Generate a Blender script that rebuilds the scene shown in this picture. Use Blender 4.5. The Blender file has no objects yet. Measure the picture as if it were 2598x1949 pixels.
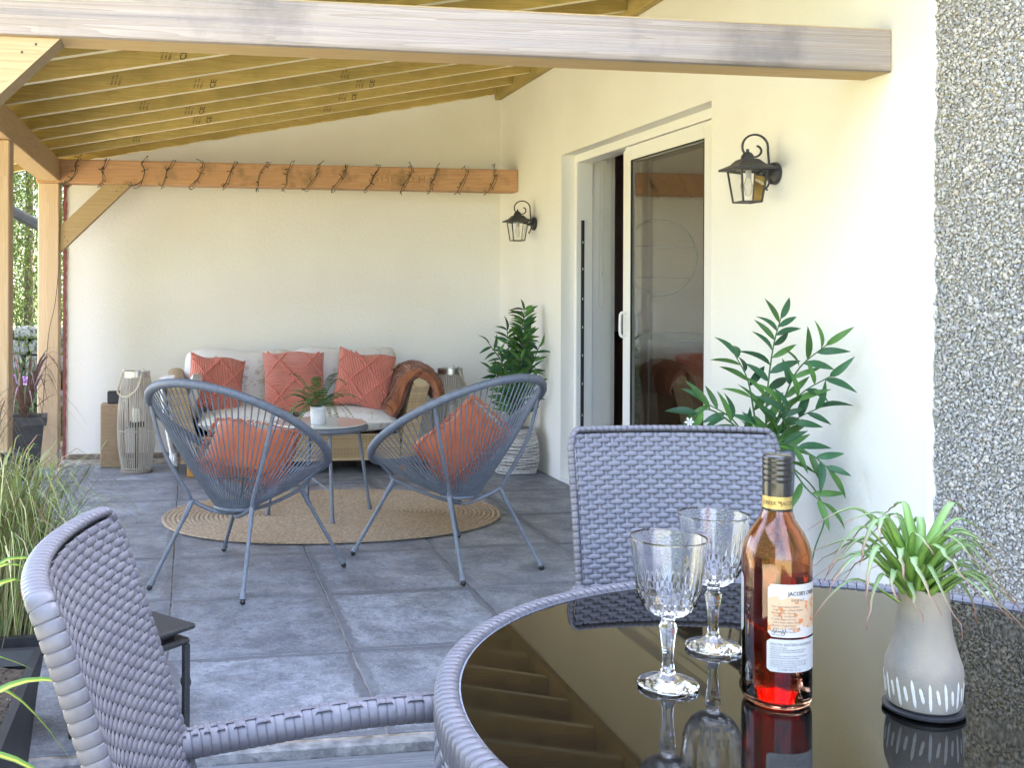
import bpy, math, random
import numpy as np
from mathutils import Vector, Matrix, Euler
random.seed(7); rng = np.random.default_rng(7)
S = bpy.context.scene; COL = S.collection
R = math.radians; PI = math.pi

# ---------------------------------------------------------------- camera, sky, sun, exposure
cd = bpy.data.cameras.new('camera'); cam = bpy.data.objects.new('camera', cd); COL.objects.link(cam)
TH = math.atan(390/2300)
cam.matrix_world = Matrix.Translation((0, 0, 1.2)) @ Matrix.Rotation(-TH, 4, 'Z') @ Matrix.Rotation(PI/2, 4, 'X') @ Matrix.Rotation(.004, 4, 'Z')
cd.sensor_width = 36; cd.lens = 37.43; cd.shift_x = .1383; cd.shift_y = -.0902
cd.clip_start = .02; cd.clip_end = 3000
S.camera = cam
SUN_EL, SUN_AZ = 50, 64          # azimuth measured from +Y towards +X
w = bpy.data.worlds.new('World'); S.world = w; w.use_nodes = True
nt = w.node_tree; bg = nt.nodes['Background']
sky = nt.nodes.new('ShaderNodeTexSky'); sky.sky_type = 'NISHITA'; sky.sun_disc = False
sky.sun_elevation = R(SUN_EL); sky.sun_rotation = R(SUN_AZ); sky.air_density = 1.0; sky.dust_density = 2.0
tc = nt.nodes.new('ShaderNodeTexCoord'); mp = nt.nodes.new('ShaderNodeMapping'); mp.inputs['Scale'].default_value = (1, 1, 2.6)
nz = nt.nodes.new('ShaderNodeTexNoise'); nz.inputs['Scale'].default_value = 2.2; nz.inputs['Detail'].default_value = 7; nz.inputs['Roughness'].default_value = .58
cr = nt.nodes.new('ShaderNodeValToRGB'); cr.color_ramp.elements[0].position = .38; cr.color_ramp.elements[1].position = .60
mx = nt.nodes.new('ShaderNodeMix'); mx.data_type = 'RGBA'; mx.inputs[7].default_value = (2.4, 2.65, 3.45, 1)
L = nt.links.new
L(tc.outputs['Generated'], mp.inputs['Vector']); L(mp.outputs[0], nz.inputs['Vector']); L(nz.outputs['Fac'], cr.inputs['Fac'])
L(cr.outputs['Color'], mx.inputs[0]); L(sky.outputs[0], mx.inputs[6]); L(mx.outputs[2], bg.inputs['Color'])
bg.inputs['Strength'].default_value = .13
sd = bpy.data.lights.new('sun', 'SUN'); sd.energy = 5.0; sd.angle = R(.5); sd.color = (1, .94, .84)
so = bpy.data.objects.new('sun', sd); COL.objects.link(so)
sv = Vector((math.sin(R(SUN_AZ))*math.cos(R(SUN_EL)), math.cos(R(SUN_AZ))*math.cos(R(SUN_EL)), math.sin(R(SUN_EL))))
so.rotation_euler = sv.to_track_quat('Z', 'Y').to_euler(); so.location = (10, 10, 20)
S.view_settings.view_transform = 'Standard'; S.view_settings.look = 'None'; S.view_settings.gamma = 1
S.view_settings.exposure = 4.12
S.cycles.max_bounces = 14; S.cycles.diffuse_bounces = 6; S.cycles.glossy_bounces = 8; S.cycles.transmission_bounces = 14
S.cycles.transparent_max_bounces = 12; S.cycles.sample_clamp_indirect = 8; S.cycles.caustics_reflective = False

# ---------------------------------------------------------------- materials
MATS = {}
def mat(name, col, rough=.6, metal=0, col2=None, scale=30, stretch=(1, 1, 1), bump=0, bscale=None, detail=5, spec=.5,
        trans=0, ior=1.45, sub=0, lo=.35, hi=.65, coat=0, bstretch=None, sheen=0, island=None, alpha=None):
    if name in MATS: return MATS[name]
    m = bpy.data.materials.new(name); m.use_nodes = True; MATS[name] = m
    n = m.node_tree.nodes; l = m.node_tree.links.new; b = n['Principled BSDF']
    b.inputs['Base Color'].default_value = (*col, 1); b.inputs['Roughness'].default_value = rough
    b.inputs['Metallic'].default_value = metal; b.inputs['Specular IOR Level'].default_value = spec
    b.inputs['IOR'].default_value = ior; b.inputs['Transmission Weight'].default_value = trans
    if sheen: b.inputs['Sheen Weight'].default_value = sheen; b.inputs['Sheen Roughness'].default_value = .5
    if coat: b.inputs['Coat Weight'].default_value = coat; b.inputs['Coat Roughness'].default_value = .05
    tc = n.new('ShaderNodeTexCoord')
    def noise(sc, st, de):
        mp = n.new('ShaderNodeMapping'); mp.inputs['Scale'].default_value = st
        t = n.new('ShaderNodeTexNoise'); t.inputs['Scale'].default_value = sc; t.inputs['Detail'].default_value = de
        l(tc.outputs['Object'], mp.inputs['Vector']); l(mp.outputs[0], t.inputs['Vector']); return t
    out = None
    if col2:
        t = noise(scale, stretch, detail)
        r = n.new('ShaderNodeMapRange'); r.inputs['From Min'].default_value = lo; r.inputs['From Max'].default_value = hi
        x = n.new('ShaderNodeMix'); x.data_type = 'RGBA'; x.inputs[6].default_value = (*col, 1); x.inputs[7].default_value = (*col2, 1)
        l(t.outputs['Fac'], r.inputs['Value']); l(r.outputs[0], x.inputs[0]); out = x.outputs[2]
    if island:
        g = n.new('ShaderNodeNewGeometry'); cr = n.new('ShaderNodeValToRGB'); cr.color_ramp.interpolation = 'LINEAR'
        e = cr.color_ramp.elements
        e[0].position = 0; e[0].color = (*island[0], 1); e[1].position = 1; e[1].color = (*island[-1], 1)
        for i, c in enumerate(island[1:-1]):
            q = e.new((i+1)/(len(island)-1)); q.color = (*c, 1)
        l(g.outputs['Random Per Island'], cr.inputs['Fac']); out = cr.outputs['Color']
    if out: l(out, b.inputs['Base Color'])
    if bump:
        t = noise(bscale or scale*2, bstretch or stretch, 4)
        bp = n.new('ShaderNodeBump'); bp.inputs['Strength'].default_value = 1; bp.inputs['Distance'].default_value = bump
        l(t.outputs['Fac'], bp.inputs['Height']); l(bp.outputs[0], b.inputs['Normal'])
    return m

def wood(name, col, dark, axis=0, sc=14, rough=.7, bump=.0012, knots=True, stain=None, ring=26):
    """timber: grain lines along axis, growth waves, knots and soft stains"""
    if name in MATS: return MATS[name]
    m = bpy.data.materials.new(name); m.use_nodes = True; MATS[name] = m
    n = m.node_tree.nodes; l = m.node_tree.links.new; b = n['Principled BSDF']; b.inputs['Roughness'].default_value = rough
    b.inputs['Specular IOR Level'].default_value = .25
    tc = n.new('ShaderNodeTexCoord'); oi = n.new('ShaderNodeObjectInfo')
    ad = n.new('ShaderNodeVectorMath'); ad.operation = 'MULTIPLY_ADD'; ad.inputs[1].default_value = (17, 31, 11)
    l(oi.outputs['Random'], ad.inputs[0]); l(tc.outputs['Object'], ad.inputs[2])
    st = [1, 1, 1]; st[axis] = .014 if name == 'weathered_pine' else .045
    mp = n.new('ShaderNodeMapping'); mp.inputs['Scale'].default_value = st; l(ad.outputs[0], mp.inputs['Vector'])
    w1 = n.new('ShaderNodeTexNoise'); w1.inputs['Scale'].default_value = 9; w1.inputs['Detail'].default_value = 2; l(mp.outputs[0], w1.inputs['Vector'])
    sn = n.new('ShaderNodeMath'); sn.operation = 'MULTIPLY'; sn.inputs[1].default_value = ring; l(w1.outputs['Fac'], sn.inputs[0])
    si = n.new('ShaderNodeMath'); si.operation = 'FRACT'; l(sn.outputs[0], si.inputs[0])
    fine = n.new('ShaderNodeTexNoise'); fine.inputs['Scale'].default_value = 160; fine.inputs['Detail'].default_value = 3; l(mp.outputs[0], fine.inputs['Vector'])
    a1 = n.new('ShaderNodeMath'); a1.operation = 'MULTIPLY_ADD'; a1.inputs[1].default_value = .45; l(si.outputs[0], a1.inputs[0])
    f2 = n.new('ShaderNodeMath'); f2.operation = 'MULTIPLY_ADD'; f2.inputs[1].default_value = .9; f2.inputs[2].default_value = -.25; l(fine.outputs['Fac'], f2.inputs[0]); l(f2.outputs[0], a1.inputs[2])
    x = n.new('ShaderNodeMix'); x.data_type = 'RGBA'; x.inputs[6].default_value = (*col, 1); x.inputs[7].default_value = (*dark, 1)
    a1.use_clamp = True
    hv = n.new('ShaderNodeHueSaturation'); rv = n.new('ShaderNodeMapRange'); rv.inputs['To Min'].default_value = .80; rv.inputs['To Max'].default_value = 1.12; l(oi.outputs['Random'], rv.inputs['Value']); l(rv.outputs[0], hv.inputs['Value'])
    l(a1.outputs[0], x.inputs[0]); out = x.outputs[2]
    if knots:
        sk = [1, 1, 1]; sk[axis] = .42
        mk = n.new('ShaderNodeMapping'); mk.inputs['Scale'].default_value = sk; l(ad.outputs[0], mk.inputs['Vector'])
        v = n.new('ShaderNodeTexVoronoi'); v.inputs['Scale'].default_value = 3.6; l(mk.outputs[0], v.inputs['Vector'])
        r = n.new('ShaderNodeMapRange'); r.inputs['From Min'].default_value = .035; r.inputs['From Max'].default_value = .085; r.inputs['To Min'].default_value = .75; r.inputs['To Max'].default_value = 0
        y = n.new('ShaderNodeMix'); y.data_type = 'RGBA'; y.inputs[7].default_value = (dark[0]*.55, dark[1]*.42, dark[2]*.35, 1)
        l(v.outputs['Distance'], r.inputs['Value']); l(r.outputs[0], y.inputs[0]); l(out, y.inputs[6]); out = y.outputs[2]
    if stain:
        sc2, colr, lo, hi = stain
        t = n.new('ShaderNodeTexNoise'); t.inputs['Scale'].default_value = sc2; t.inputs['Detail'].default_value = 6; t.inputs['Roughness'].default_value = .65; l(ad.outputs[0], t.inputs['Vector'])
        r = n.new('ShaderNodeMapRange'); r.inputs['From Min'].default_value = lo; r.inputs['From Max'].default_value = hi; r.inputs['To Max'].default_value = .85
        y = n.new('ShaderNodeMix'); y.data_type = 'RGBA'; y.inputs[7].default_value = (*colr, 1)
        l(t.outputs['Fac'], r.inputs['Value']); l(r.outputs[0], y.inputs[0]); l(out, y.inputs[6]); out = y.outputs[2]
    l(out, hv.inputs['Color']); l(hv.outputs[0], b.inputs['Base Color'])
    bp = n.new('ShaderNodeBump'); bp.inputs['Distance'].default_value = bump; bp.inputs['Strength'].default_value = 1
    l(a1.outputs[0], bp.inputs['Height']); l(bp.outputs[0], b.inputs['Normal'])
    return m

# ---------------------------------------------------------------- mesh helpers
class MB:
    def __init__(s): s.v = []; s.f = []; s.mi = []; s.cur = 0
    def add(s, vs, fs):
        o = len(s.v); s.v.extend([tuple(p) for p in vs]); s.f.extend([tuple(i+o for i in f) for f in fs]); s.mi.extend([s.cur]*len(fs)); return s
    def box(s, x0, x1, y0, y1, z0, z1, M=None):
        vs = [Vector(p) for p in ((x0,y0,z0),(x1,y0,z0),(x1,y1,z0),(x0,y1,z0),(x0,y0,z1),(x1,y0,z1),(x1,y1,z1),(x0,y1,z1))]
        if M: vs = [M @ p for p in vs]
        return s.add(vs, [(0,3,2,1),(4,5,6,7),(0,1,5,4),(1,2,6,5),(2,3,7,6),(3,0,4,7)])
    def bbox(s, x0, x1, y0, y1, z0, z1, b=.004, M=None):
        """box with chamfered edges"""
        xs = (x0, x1); ys = (y0, y1); zs = (z0, z1); vs = []; idx = {}
        for i in (0,1):
            for j in (0,1):
                for k in (0,1):
                    for a in range(3):
                        p = [xs[i], ys[j], zs[k]]
                        for c in range(3):
                            if c != a: p[c] += b if (i,j,k)[c] == 0 else -b
                        idx[(i,j,k,a)] = len(vs); vs.append(M @ Vector(p) if M else Vector(p))
        fs = []
        for a in range(3):
            b1, b2 = (a+1) % 3, (a+2) % 3
            for sd in (0,1):
                q = []
                for (u, v) in ((0,0),(1,0),(1,1),(0,1)):
                    t = [0,0,0]; t[a] = sd; t[b1] = u; t[b2] = v; q.append(idx[(*t, a)])
                fs.append(q if sd else q[::-1])
        for a in range(3):                      # edges along axis a
            b1, b2 = (a+1) % 3, (a+2) % 3
            for u in (0,1):
                for v in (0,1):
                    t0 = [0,0,0]; t0[b1] = u; t0[b2] = v; t1 = list(t0); t1[a] = 1
                    q = [idx[(*t0, b1)], idx[(*t1, b1)], idx[(*t1, b2)], idx[(*t0, b2)]]
                    fs.append(q if (u == v) else q[::-1])
        for i in (0,1):
            for j in (0,1):
                for k in (0,1):
                    q = [idx[(i,j,k,0)], idx[(i,j,k,1)], idx[(i,j,k,2)]]
                    fs.append(q if (i+j+k) % 2 else q[::-1])
        return s.add(vs, fs)
    def tube(s, pts, r, n=8, closed=False, caps=True, flat=1.0, up=None):
        pts = [Vector(p) for p in pts]; m = len(pts); vs = []; fs = []
        prev = None
        for i, p in enumerate(pts):
            if closed: d = pts[(i+1) % m] - pts[i-1]
            else: d = pts[min(i+1, m-1)] - pts[max(i-1, 0)]
            if d.length < 1e-9: d = Vector((0,0,1))
            d.normalize()
            if up is not None:
                a = Vector(up); a = a - d*a.dot(d)
                if a.length < 1e-4: a = Vector((1,0,0)) - d*d.x
            elif prev is None:
                a = d.orthogonal()
            else:
                a = prev - d*prev.dot(d)
                if a.length < 1e-6: a = d.orthogonal()
            a.normalize(); prev = a; b = d.cross(a)
            rr = r[i] if hasattr(r, '__len__') else r
            for k in range(n):
                t = 2*PI*k/n; vs.append(p + (a*math.cos(t)*flat + b*math.sin(t))*rr)
        e = m if closed else m-1
        for i in range(e):
            j = (i+1) % m
            for k in range(n):
                k2 = (k+1) % n; fs.append((i*n+k, i*n+k2, j*n+k2, j*n+k))
        if caps and not closed:
            fs.append(tuple(range(n))[::-1]); fs.append(tuple((m-1)*n+k for k in range(n)))
        return s.add(vs, fs)
    def lathe(s, prof, n=32, c=(0,0,0), fn=None, close=False):
        """prof: list of (r, z); fn(k, i) scales the radius"""
        vs = []; fs = []; m = len(prof)
        for i, (r, z) in enumerate(prof):
            for k in range(n):
                a = 2*PI*k/n; q = r*(fn(k, i) if fn else 1)
                vs.append((c[0]+q*math.cos(a), c[1]+q*math.sin(a), c[2]+z))
        for i in range(m if close else m-1):
            i2 = (i+1) % m
            for k in range(n):
                k2 = (k+1) % n; fs.append((i*n+k, i*n+k2, i2*n+k2, i2*n+k))
        if not close:
            if prof[0][0] > 1e-4: pass
        return s.add(vs, fs)
    def disc(s, r, z, n=32, c=(0,0), flip=False):
        vs = [(c[0]+r*math.cos(2*PI*k/n), c[1]+r*math.sin(2*PI*k/n), z) for k in range(n)]
        return s.add(vs, [tuple(range(n))[::-1] if flip else tuple(range(n))])
    def grid(s, fn, nu, nv):
        vs = [fn(i/nu, j/nv) for j in range(nv+1) for i in range(nu+1)]
        fs = [(j*(nu+1)+i, j*(nu+1)+i+1, (j+1)*(nu+1)+i+1, (j+1)*(nu+1)+i) for j in range(nv) for i in range(nu)]
        return s.add(vs, fs)
    def blob(s, c, r, M=None):
        """low icosahedron"""
        t = (1+5**.5)/2
        P = [(-1,t,0),(1,t,0),(-1,-t,0),(1,-t,0),(0,-1,t),(0,1,t),(0,-1,-t),(0,1,-t),(t,0,-1),(t,0,1),(-t,0,-1),(-t,0,1)]
        F = [(0,11,5),(0,5,1),(0,1,7),(0,7,10),(0,10,11),(1,5,9),(5,11,4),(11,10,2),(10,7,6),(7,1,8),(3,9,4),(3,4,2),(3,2,6),(3,6,8),(3,8,9),(4,9,5),(2,4,11),(6,2,10),(8,6,7),(9,8,1)]
        rr = r if hasattr(r, '__len__') else (r, r, r)
        return s.add([(c[0]+p[0]/1.9*rr[0], c[1]+p[1]/1.9*rr[1], c[2]+p[2]/1.9*rr[2]) for p in P], F)
    def mesh(s, name, mats, smooth=True, ang=40):
        me = bpy.data.meshes.new(name); me.from_pydata(s.v, [], s.f)
        for m in (mats if isinstance(mats, (list, tuple)) else [mats]): me.materials.append(m)
        if any(s.mi): me.polygons.foreach_set('material_index', s.mi)
        if smooth:
            me.polygons.foreach_set('use_smooth', [True]*len(me.polygons))
            if ang: me.set_sharp_from_angle(angle=R(ang))
        me.update(); return me
    def build(s, name, mats, parent=None, smooth=True, ang=40, **k):
        return obj(name, s.mesh(name, mats, smooth, ang), parent, **k)

def obj(name, me, parent=None, loc=None, rot=None, M=None, **k):
    o = bpy.data.objects.new(name, me); COL.objects.link(o)
    if parent: o.parent = parent
    if loc: o.location = loc
    if rot: o.rotation_euler = rot
    if M is not None: o.matrix_local = M
    for a, b in k.items(): o[a] = b
    return o
def thing(name, label, cat, loc=(0,0,0), rz=0, group=None):
    o = obj(name, None, loc=loc, rot=(0,0,rz)); o['label'] = label; o['category'] = cat
    if group: o['group'] = group
    return o
def tag(o, label, cat, group=None):
    o['label'] = label; o['category'] = cat
    if group: o['group'] = group
    return o
def struct(name, mb, m, parent=None, smooth=False, **k):
    o = mb.build(name, m, parent, smooth, **k)
    if not parent: o['kind'] = 'structure'
    return o
def dup(root, loc, rz, label):
    r = root.copy(); COL.objects.link(r); r.location = loc; r.rotation_euler = (0,0,rz); r['label'] = label
    def rec(a, b):
        for ch in a.children:
            c = ch.copy(); COL.objects.link(c); c.parent = b; rec(ch, c)
    rec(root, r); return r
def bez(p, n):
    """Catmull-Rom through points"""
    P = [Vector(q) for q in p]; P = [P[0]*2-P[1]] + P + [P[-1]*2-P[-2]]; out = []
    for i in range(1, len(P)-2):
        for k in range(n):
            t = k/n; a, b, c, d = P[i-1], P[i], P[i+1], P[i+2]
            out.append(.5*((2*b)+(c-a)*t+(2*a-5*b+4*c-d)*t*t+(3*b-a-3*c+d)*t*t*t))
    out.append(P[-2]); return out
_font_cache = {}
def text_mb(body, size, fn, mb=None, align='LEFT', spacing=1.0, bold=0):
    """lettering as mesh; fn maps (x, y) of the flat text to a 3D point"""
    c = bpy.data.curves.new('t', 'FONT'); c.body = body; c.size = size; c.align_x = align; c.space_character = spacing; c.resolution_u = 2
    c.offset = bold
    o = bpy.data.objects.new('t', c); COL.objects.link(o)
    dg = bpy.context.evaluated_depsgraph_get(); me = o.evaluated_get(dg).to_mesh()
    mb = mb or MB()
    mb.add([fn(v.co.x, v.co.y) for v in me.vertices], [tuple(p.vertices) for p in me.polygons])
    o.evaluated_get(dg).to_mesh_clear(); bpy.data.objects.remove(o); bpy.data.curves.remove(c)
    return mb
def weave(fn, U, V, pu, pv, wu, wv, amp, mb=None, th=.0016, su=4):
    """plain weave over fn(u, v)->(point, normal); u,v in metres; horizontal strands (along u) pitch pv width wv, uprights pitch pu width wu"""
    mb = mb or MB()
    nu = max(2, int(round(U/pu))); nv = max(2, int(round(V/pv))); pu = U/nu; pv = V/nv
    def strand(along_u, c, half, n, phase, a, per):
        vs = []; fs = []
        for i in range(n+1):
            t = i/n*(U if along_u else V)
            h = math.cos(PI*(t/per-.5) + phase*PI); h = a*max(-1, min(1, 2.1*h+1.0)) if along_u else -a*h*.4
            for k, (q, z) in enumerate(((-1, -th), (-.7, th*.35), (.7, th*.35), (1, -th))):
                p, nn = fn(t, c+q*half) if along_u else fn(c+q*half, t)
                vs.append(Vector(p)+Vector(nn)*(h+z))
        for i in range(n):
            for k in range(3):
                q = (i*4+k, i*4+k+1, i*4+k+5, i*4+k+4); fs.append(q[::-1] if along_u else q)
        mb.add(vs, fs)
    for j in range(nv): strand(True, (j+.5)*pv, wv/2, nu*su, j % 2, amp, pu)
    for i in range(nu): strand(False, (i+.5)*pu, wu/2, nv*2, (i+1) % 2, amp*.55, pv)
    return mb

# ================================================================ SETTING
XW = 2.336       # face of the house wall
YB = 7.85        # face of the back wall
wall_m = mat('wall_paint', (.80, .79, .755), .85, col2=(.755, .74, .70), scale=2.2, bump=.0022, bscale=45, detail=9, lo=.3, hi=.75, spec=.2)
white_m = mat('white_upvc', (.80, .80, .80), .35)
# ground
g = MB(); g.grid(lambda u, v: (-400+800*u, -400+800*v, -.16), 8, 8)
struct('ground', g, mat('lawn', (.23, .215, .09), .95, col2=(.26, .235, .11), scale=1.5, bump=.02, bscale=12))
g = MB(); g.box(-5.2, -1.26, -4, 9.4, -.15, -.055)
struct('bounce_path', g, mat('bounce_gravel', (.44, .385, .27), .95, col2=(.36, .31, .21), scale=40, bump=.006, bscale=90))  # unseen pale strip, added to bounce sunlight onto ceiling and back wall
# paving bed and tiles
g = MB(); g.box(-1.25, XW+.3, 2.82, YB+.1, -.15, -.005)
bed = struct('patio_floor', g, mat('mortar', (.15, .12, .095), .95, col2=(.38, .34, .30), scale=18, bump=.002, bscale=120))
def tile_mat():
    m = bpy.data.materials.new('slate_tile'); m.use_nodes = True
    n = m.node_tree.nodes; l = m.node_tree.links.new; b = n['Principled BSDF']
    tc = n.new('ShaderNodeTexCoord'); oi = n.new('ShaderNodeObjectInfo')
    ad = n.new('ShaderNodeVectorMath'); ad.operation = 'MULTIPLY_ADD'; ad.inputs[1].default_value = (7, 13, 5)
    l(oi.outputs['Random'], ad.inputs[0]); l(tc.outputs['Object'], ad.inputs[2])
    def noise(sc, de, ro=.6):
        t = n.new('ShaderNodeTexNoise'); t.inputs['Scale'].default_value = sc; t.inputs['Detail'].default_value = de; t.inputs['Roughness'].default_value = ro; l(ad.outputs[0], t.inputs['Vector']); return t
    def rng_(s, a, c, d, e):
        r = n.new('ShaderNodeMapRange'); r.inputs['From Min'].default_value = a; r.inputs['From Max'].default_value = c; r.inputs['To Min'].default_value = d; r.inputs['To Max'].default_value = e; l(s, r.inputs['Value']); return r.outputs[0]
    def mix(f, a, c):
        x = n.new('ShaderNodeMix'); x.data_type = 'RGBA'; l(f, x.inputs[0])
        for s, v in ((6, a), (7, c)):
            if isinstance(v, tuple): x.inputs[s].default_value = (*v, 1)
            else: l(v, x.inputs[s])
        return x.outputs[2]
    c1 = mix(rng_(noise(5, 9, .75).outputs['Fac'], .40, .62, 0, 1), (.125, .135, .158), (.30, .32, .365))
    c2 = mix(rng_(noise(110, 5, .85).outputs['Fac'], .54, .66, 0, .85), c1, (.44, .47, .53))
    c2 = mix(rng_(noise(45, 5, .85).outputs['Fac'], .50, .62, 0, .7), c2, (.10, .11, .14))
    # darker damp margin with a ragged inner line, stronger on some sides
    sp = n.new('ShaderNodeSeparateXYZ'); l(tc.outputs['Object'], sp.inputs[0])
    def absn(s, h):
        a = n.new('ShaderNodeMath'); a.operation = 'ABSOLUTE'; l(s, a.inputs[0]); q = n.new('ShaderNodeMath'); q.operation = 'SUBTRACT'; q.inputs[0].default_value = h; l(a.outputs[0], q.inputs[1]); return q.outputs[0]
    mn = n.new('ShaderNodeMath'); mn.operation = 'MINIMUM'; l(absn(sp.outputs[0], .297), mn.inputs[0]); l(absn(sp.outputs[1], .332), mn.inputs[1])
    wob = n.new('ShaderNodeMath'); wob.operation = 'MULTIPLY_ADD'; wob.inputs[1].default_value = .15; l(noise(5, 7, .75).outputs['Fac'], wob.inputs[0]); wob.inputs[2].default_value = -.048
    df = n.new('ShaderNodeMath'); df.operation = 'SUBTRACT'; l(mn.outputs[0], df.inputs[0]); l(wob.outputs[0], df.inputs[1])
    mk_ = n.new('ShaderNodeMath'); mk_.operation = 'MULTIPLY'; l(rng_(df.outputs[0], -.002, .003, 1, 0), mk_.inputs[0]); l(rng_(oi.outputs['Random'], 0, 1, .12, .85), mk_.inputs[1])
    c3 = mix(mk_.outputs[0], c2, (.085, .09, .105))
    hv = n.new('ShaderNodeHueSaturation'); l(rng_(oi.outputs['Random'], 0, 1, .84, 1.1), hv.inputs['Value']); l(c3, hv.inputs['Color']); l(hv.outputs[0], b.inputs['Base Color'])
    l(rng_(noise(6, 5).outputs['Fac'], .3, .7, .38, .62), b.inputs['Roughness'])
    bp = n.new('ShaderNodeBump'); bp.inputs['Distance'].default_value = .0016; l(noise(30, 8, .7).outputs['Fac'], bp.inputs['Height']); l(bp.outputs[0], b.inputs['Normal'])
    return m
tm = MB(); tm.bbox(-.2978, .2978, -.3328, .3328, -.01, 0, .002)
tmesh = tm.mesh('paving_tile', tile_mat(), False)
for i in range(-2, 4):
    for j in range(8):
        x = .534+.6*(i-.5); y = 2.845+.67*(j+.5)
        if y > YB or x > XW: continue
        o = obj('tile', tmesh, bed, loc=(x, y, random.uniform(-.001, .001)), rot=(random.uniform(-.002, .002), random.uniform(-.002, .002), random.uniform(-.002, .002) + (PI if random.random() < .5 else 0)))
# deck boards in the foreground
deck_m = wood('grey_decking', (.20, .21, .23), (.11, .115, .13), 0, bump=.002, knots=False, rough=.75, ring=16)
g = MB(); g.box(-2.5, XW, -3, 2.80, -.15, -.07)
dk = struct('deck', g, mat('deck_frame', (.05, .05, .05), .9))
bm = MB()
prof = []
nrib = 9
for k in range(nrib):
    a = -.068+.136*k/nrib; wd = .136/nrib
    prof += [(a+.001, -.002), (a+.003, 0), (a+wd-.003, 0), (a+wd-.001, -.002)]
prof = [(-.068, -.024)] + prof + [(.068, -.024)]
bm.add([(-2.2, y, z) for y, z in prof]+[(2.3, y, z) for y, z in prof], [(i, i+1, i+1+len(prof), i+len(prof))[::-1] for i in range(len(prof)-1)])
bmesh_deck = bm.mesh('deck_board', deck_m, False)
for k in range(22): obj('deck_board', bmesh_deck, dk, loc=(0, 2.715-.143*k, -.030+random.uniform(-.001, .001)))
g = MB(); g.bbox(-2.2, XW, 2.792, 2.832, -.08, -.004, .004)
struct('deck_edge_strip', g, mat('edge_mortar', (.30, .30, .30), .95, col2=(.14, .14, .15), scale=25, bump=.004, bscale=90), dk)

# house wall with the door opening
DY0, DY1, DZ = 4.515, 6.497, 2.077
WT = .36
hw = thing('house_wall', 'cream rendered house wall with the white sliding door opening', 'wall', (XW, 5.45, 0))
g = MB()
y0, y1 = 3.045-5.45, 8.2-5.45; d0, d1 = DY0-5.45, DY1-5.45
def wallgrid(mb, ya, yb, za, zb, x=0):
    mb.add([(x, ya, za), (x, yb, za), (x, yb, zb), (x, ya, zb)], [(3, 2, 1, 0)])
g.box(0, WT, y0, d0, -.15, 4.3); g.box(0, WT, d1, y1, -.15, 4.3); g.box(0, WT, d0, d1, DZ, 4.3)
g.box(0.0, WT, d0, d1, -.15, -.005)
g.build('wall', wall_m, hw, False)
# ragged render edge beside the pebbledash
g = MB(); pts = []
n = 260
for i in range(n+1):
    z = 3.2*i/n; pts.append((z, -.006+random.uniform(-.005, .005)+.005*math.sin(z*9)+.004*math.sin(z*41)+.003*math.sin(z*97)))
vs = [(-.006, y0+p-.002, z) for z, p in pts]+[(-.004, y0+.03, z) for z, p in pts]+[(.002, y0+p-.002, z) for z, p in pts]
g.add(vs, [(i, i+1, n+2+i, n+1+i) for i in range(n)]+[(2*(n+1)+i, 2*(n+1)+i+1, i+1, i) for i in range(n)])
g.build('render_edge', wall_m, hw, True, None)
g = MB(); g.box(-.50, -.001, -9.45, -2.55, 3.02, 3.08); g.box(-.52, -.50, -9.45, -2.6, 2.98, 3.12); g.build('sky_screen_eaves', white_m, hw, False)  # unseen overhang, added to cut sky light on the near wall
# pebbledash wall
pw = thing('pebbledash_wall', 'grey pebbledash house wall at the right of the smooth render', 'wall', (XW, 0, 0))
g = MB(); g.box(.002, WT, -4, 3.04, -.15, 4.3)
g.build('wall', mat('dash_bed', (.40, .39, .36), .95, col2=(.24, .235, .22), scale=90, bump=.006, bscale=120), pw, False)
N = 60000
cy = rng.uniform(1.75, 3.036, N); cz = rng.uniform(-.05, 2.75, N)
t = (1+5**.5)/2
IP = np.array([(-1,t,0),(1,t,0),(-1,-t,0),(1,-t,0),(0,-1,t),(0,1,t),(0,-1,-t),(0,1,-t),(t,0,-1),(t,0,1),(-t,0,-1),(-t,0,1)])/1.9
IFc = np.array([(0,11,5),(0,5,1),(0,1,7),(0,7,10),(0,10,11),(1,5,9),(5,11,4),(11,10,2),(10,7,6),(7,1,8),(3,9,4),(3,4,2),(3,2,6),(3,6,8),(3,8,9),(4,9,5),(2,4,11),(6,2,10),(8,6,7),(9,8,1)])
sz = rng.gamma(4, .00075, N)+.0017
sc = np.stack([sz*rng.uniform(.5, .9, N), sz*rng.uniform(.8, 1.5, N), sz*rng.uniform(.6, 1.1, N)], 1)
ang = rng.uniform(0, 2*PI, N); tilt = rng.normal(0, .45, N)
V = IP[None]*sc[:, None]*rng.uniform(.8, 1.15, (N, 12, 1))
ca, sa = np.cos(ang)[:, None], np.sin(ang)[:, None]
Y = V[..., 1]*ca-V[..., 2]*sa; Z = V[..., 1]*sa+V[..., 2]*ca; X = V[..., 0]
ct, st = np.cos(tilt)[:, None], np.sin(tilt)[:, None]
X, Y = X*ct-Y*st, X*st+Y*ct
V = np.stack([X-rng.uniform(0, .003, N)[:, None], Y+cy[:, None], Z+cz[:, None]], 2).reshape(-1, 3)
F = (IFc[None]+12*np.arange(N)[:, None, None]).reshape(-1, 3)
me = bpy.data.meshes.new('pebble_dash'); me.vertices.add(len(V)); me.vertices.foreach_set('co', V.ravel())
me.loops.add(F.size); me.loops.foreach_set('vertex_index', F.ravel()); me.polygons.add(len(F))
me.polygons.foreach_set('loop_start', np.arange(len(F))*3); me.update(calc_edges=True)
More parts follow.
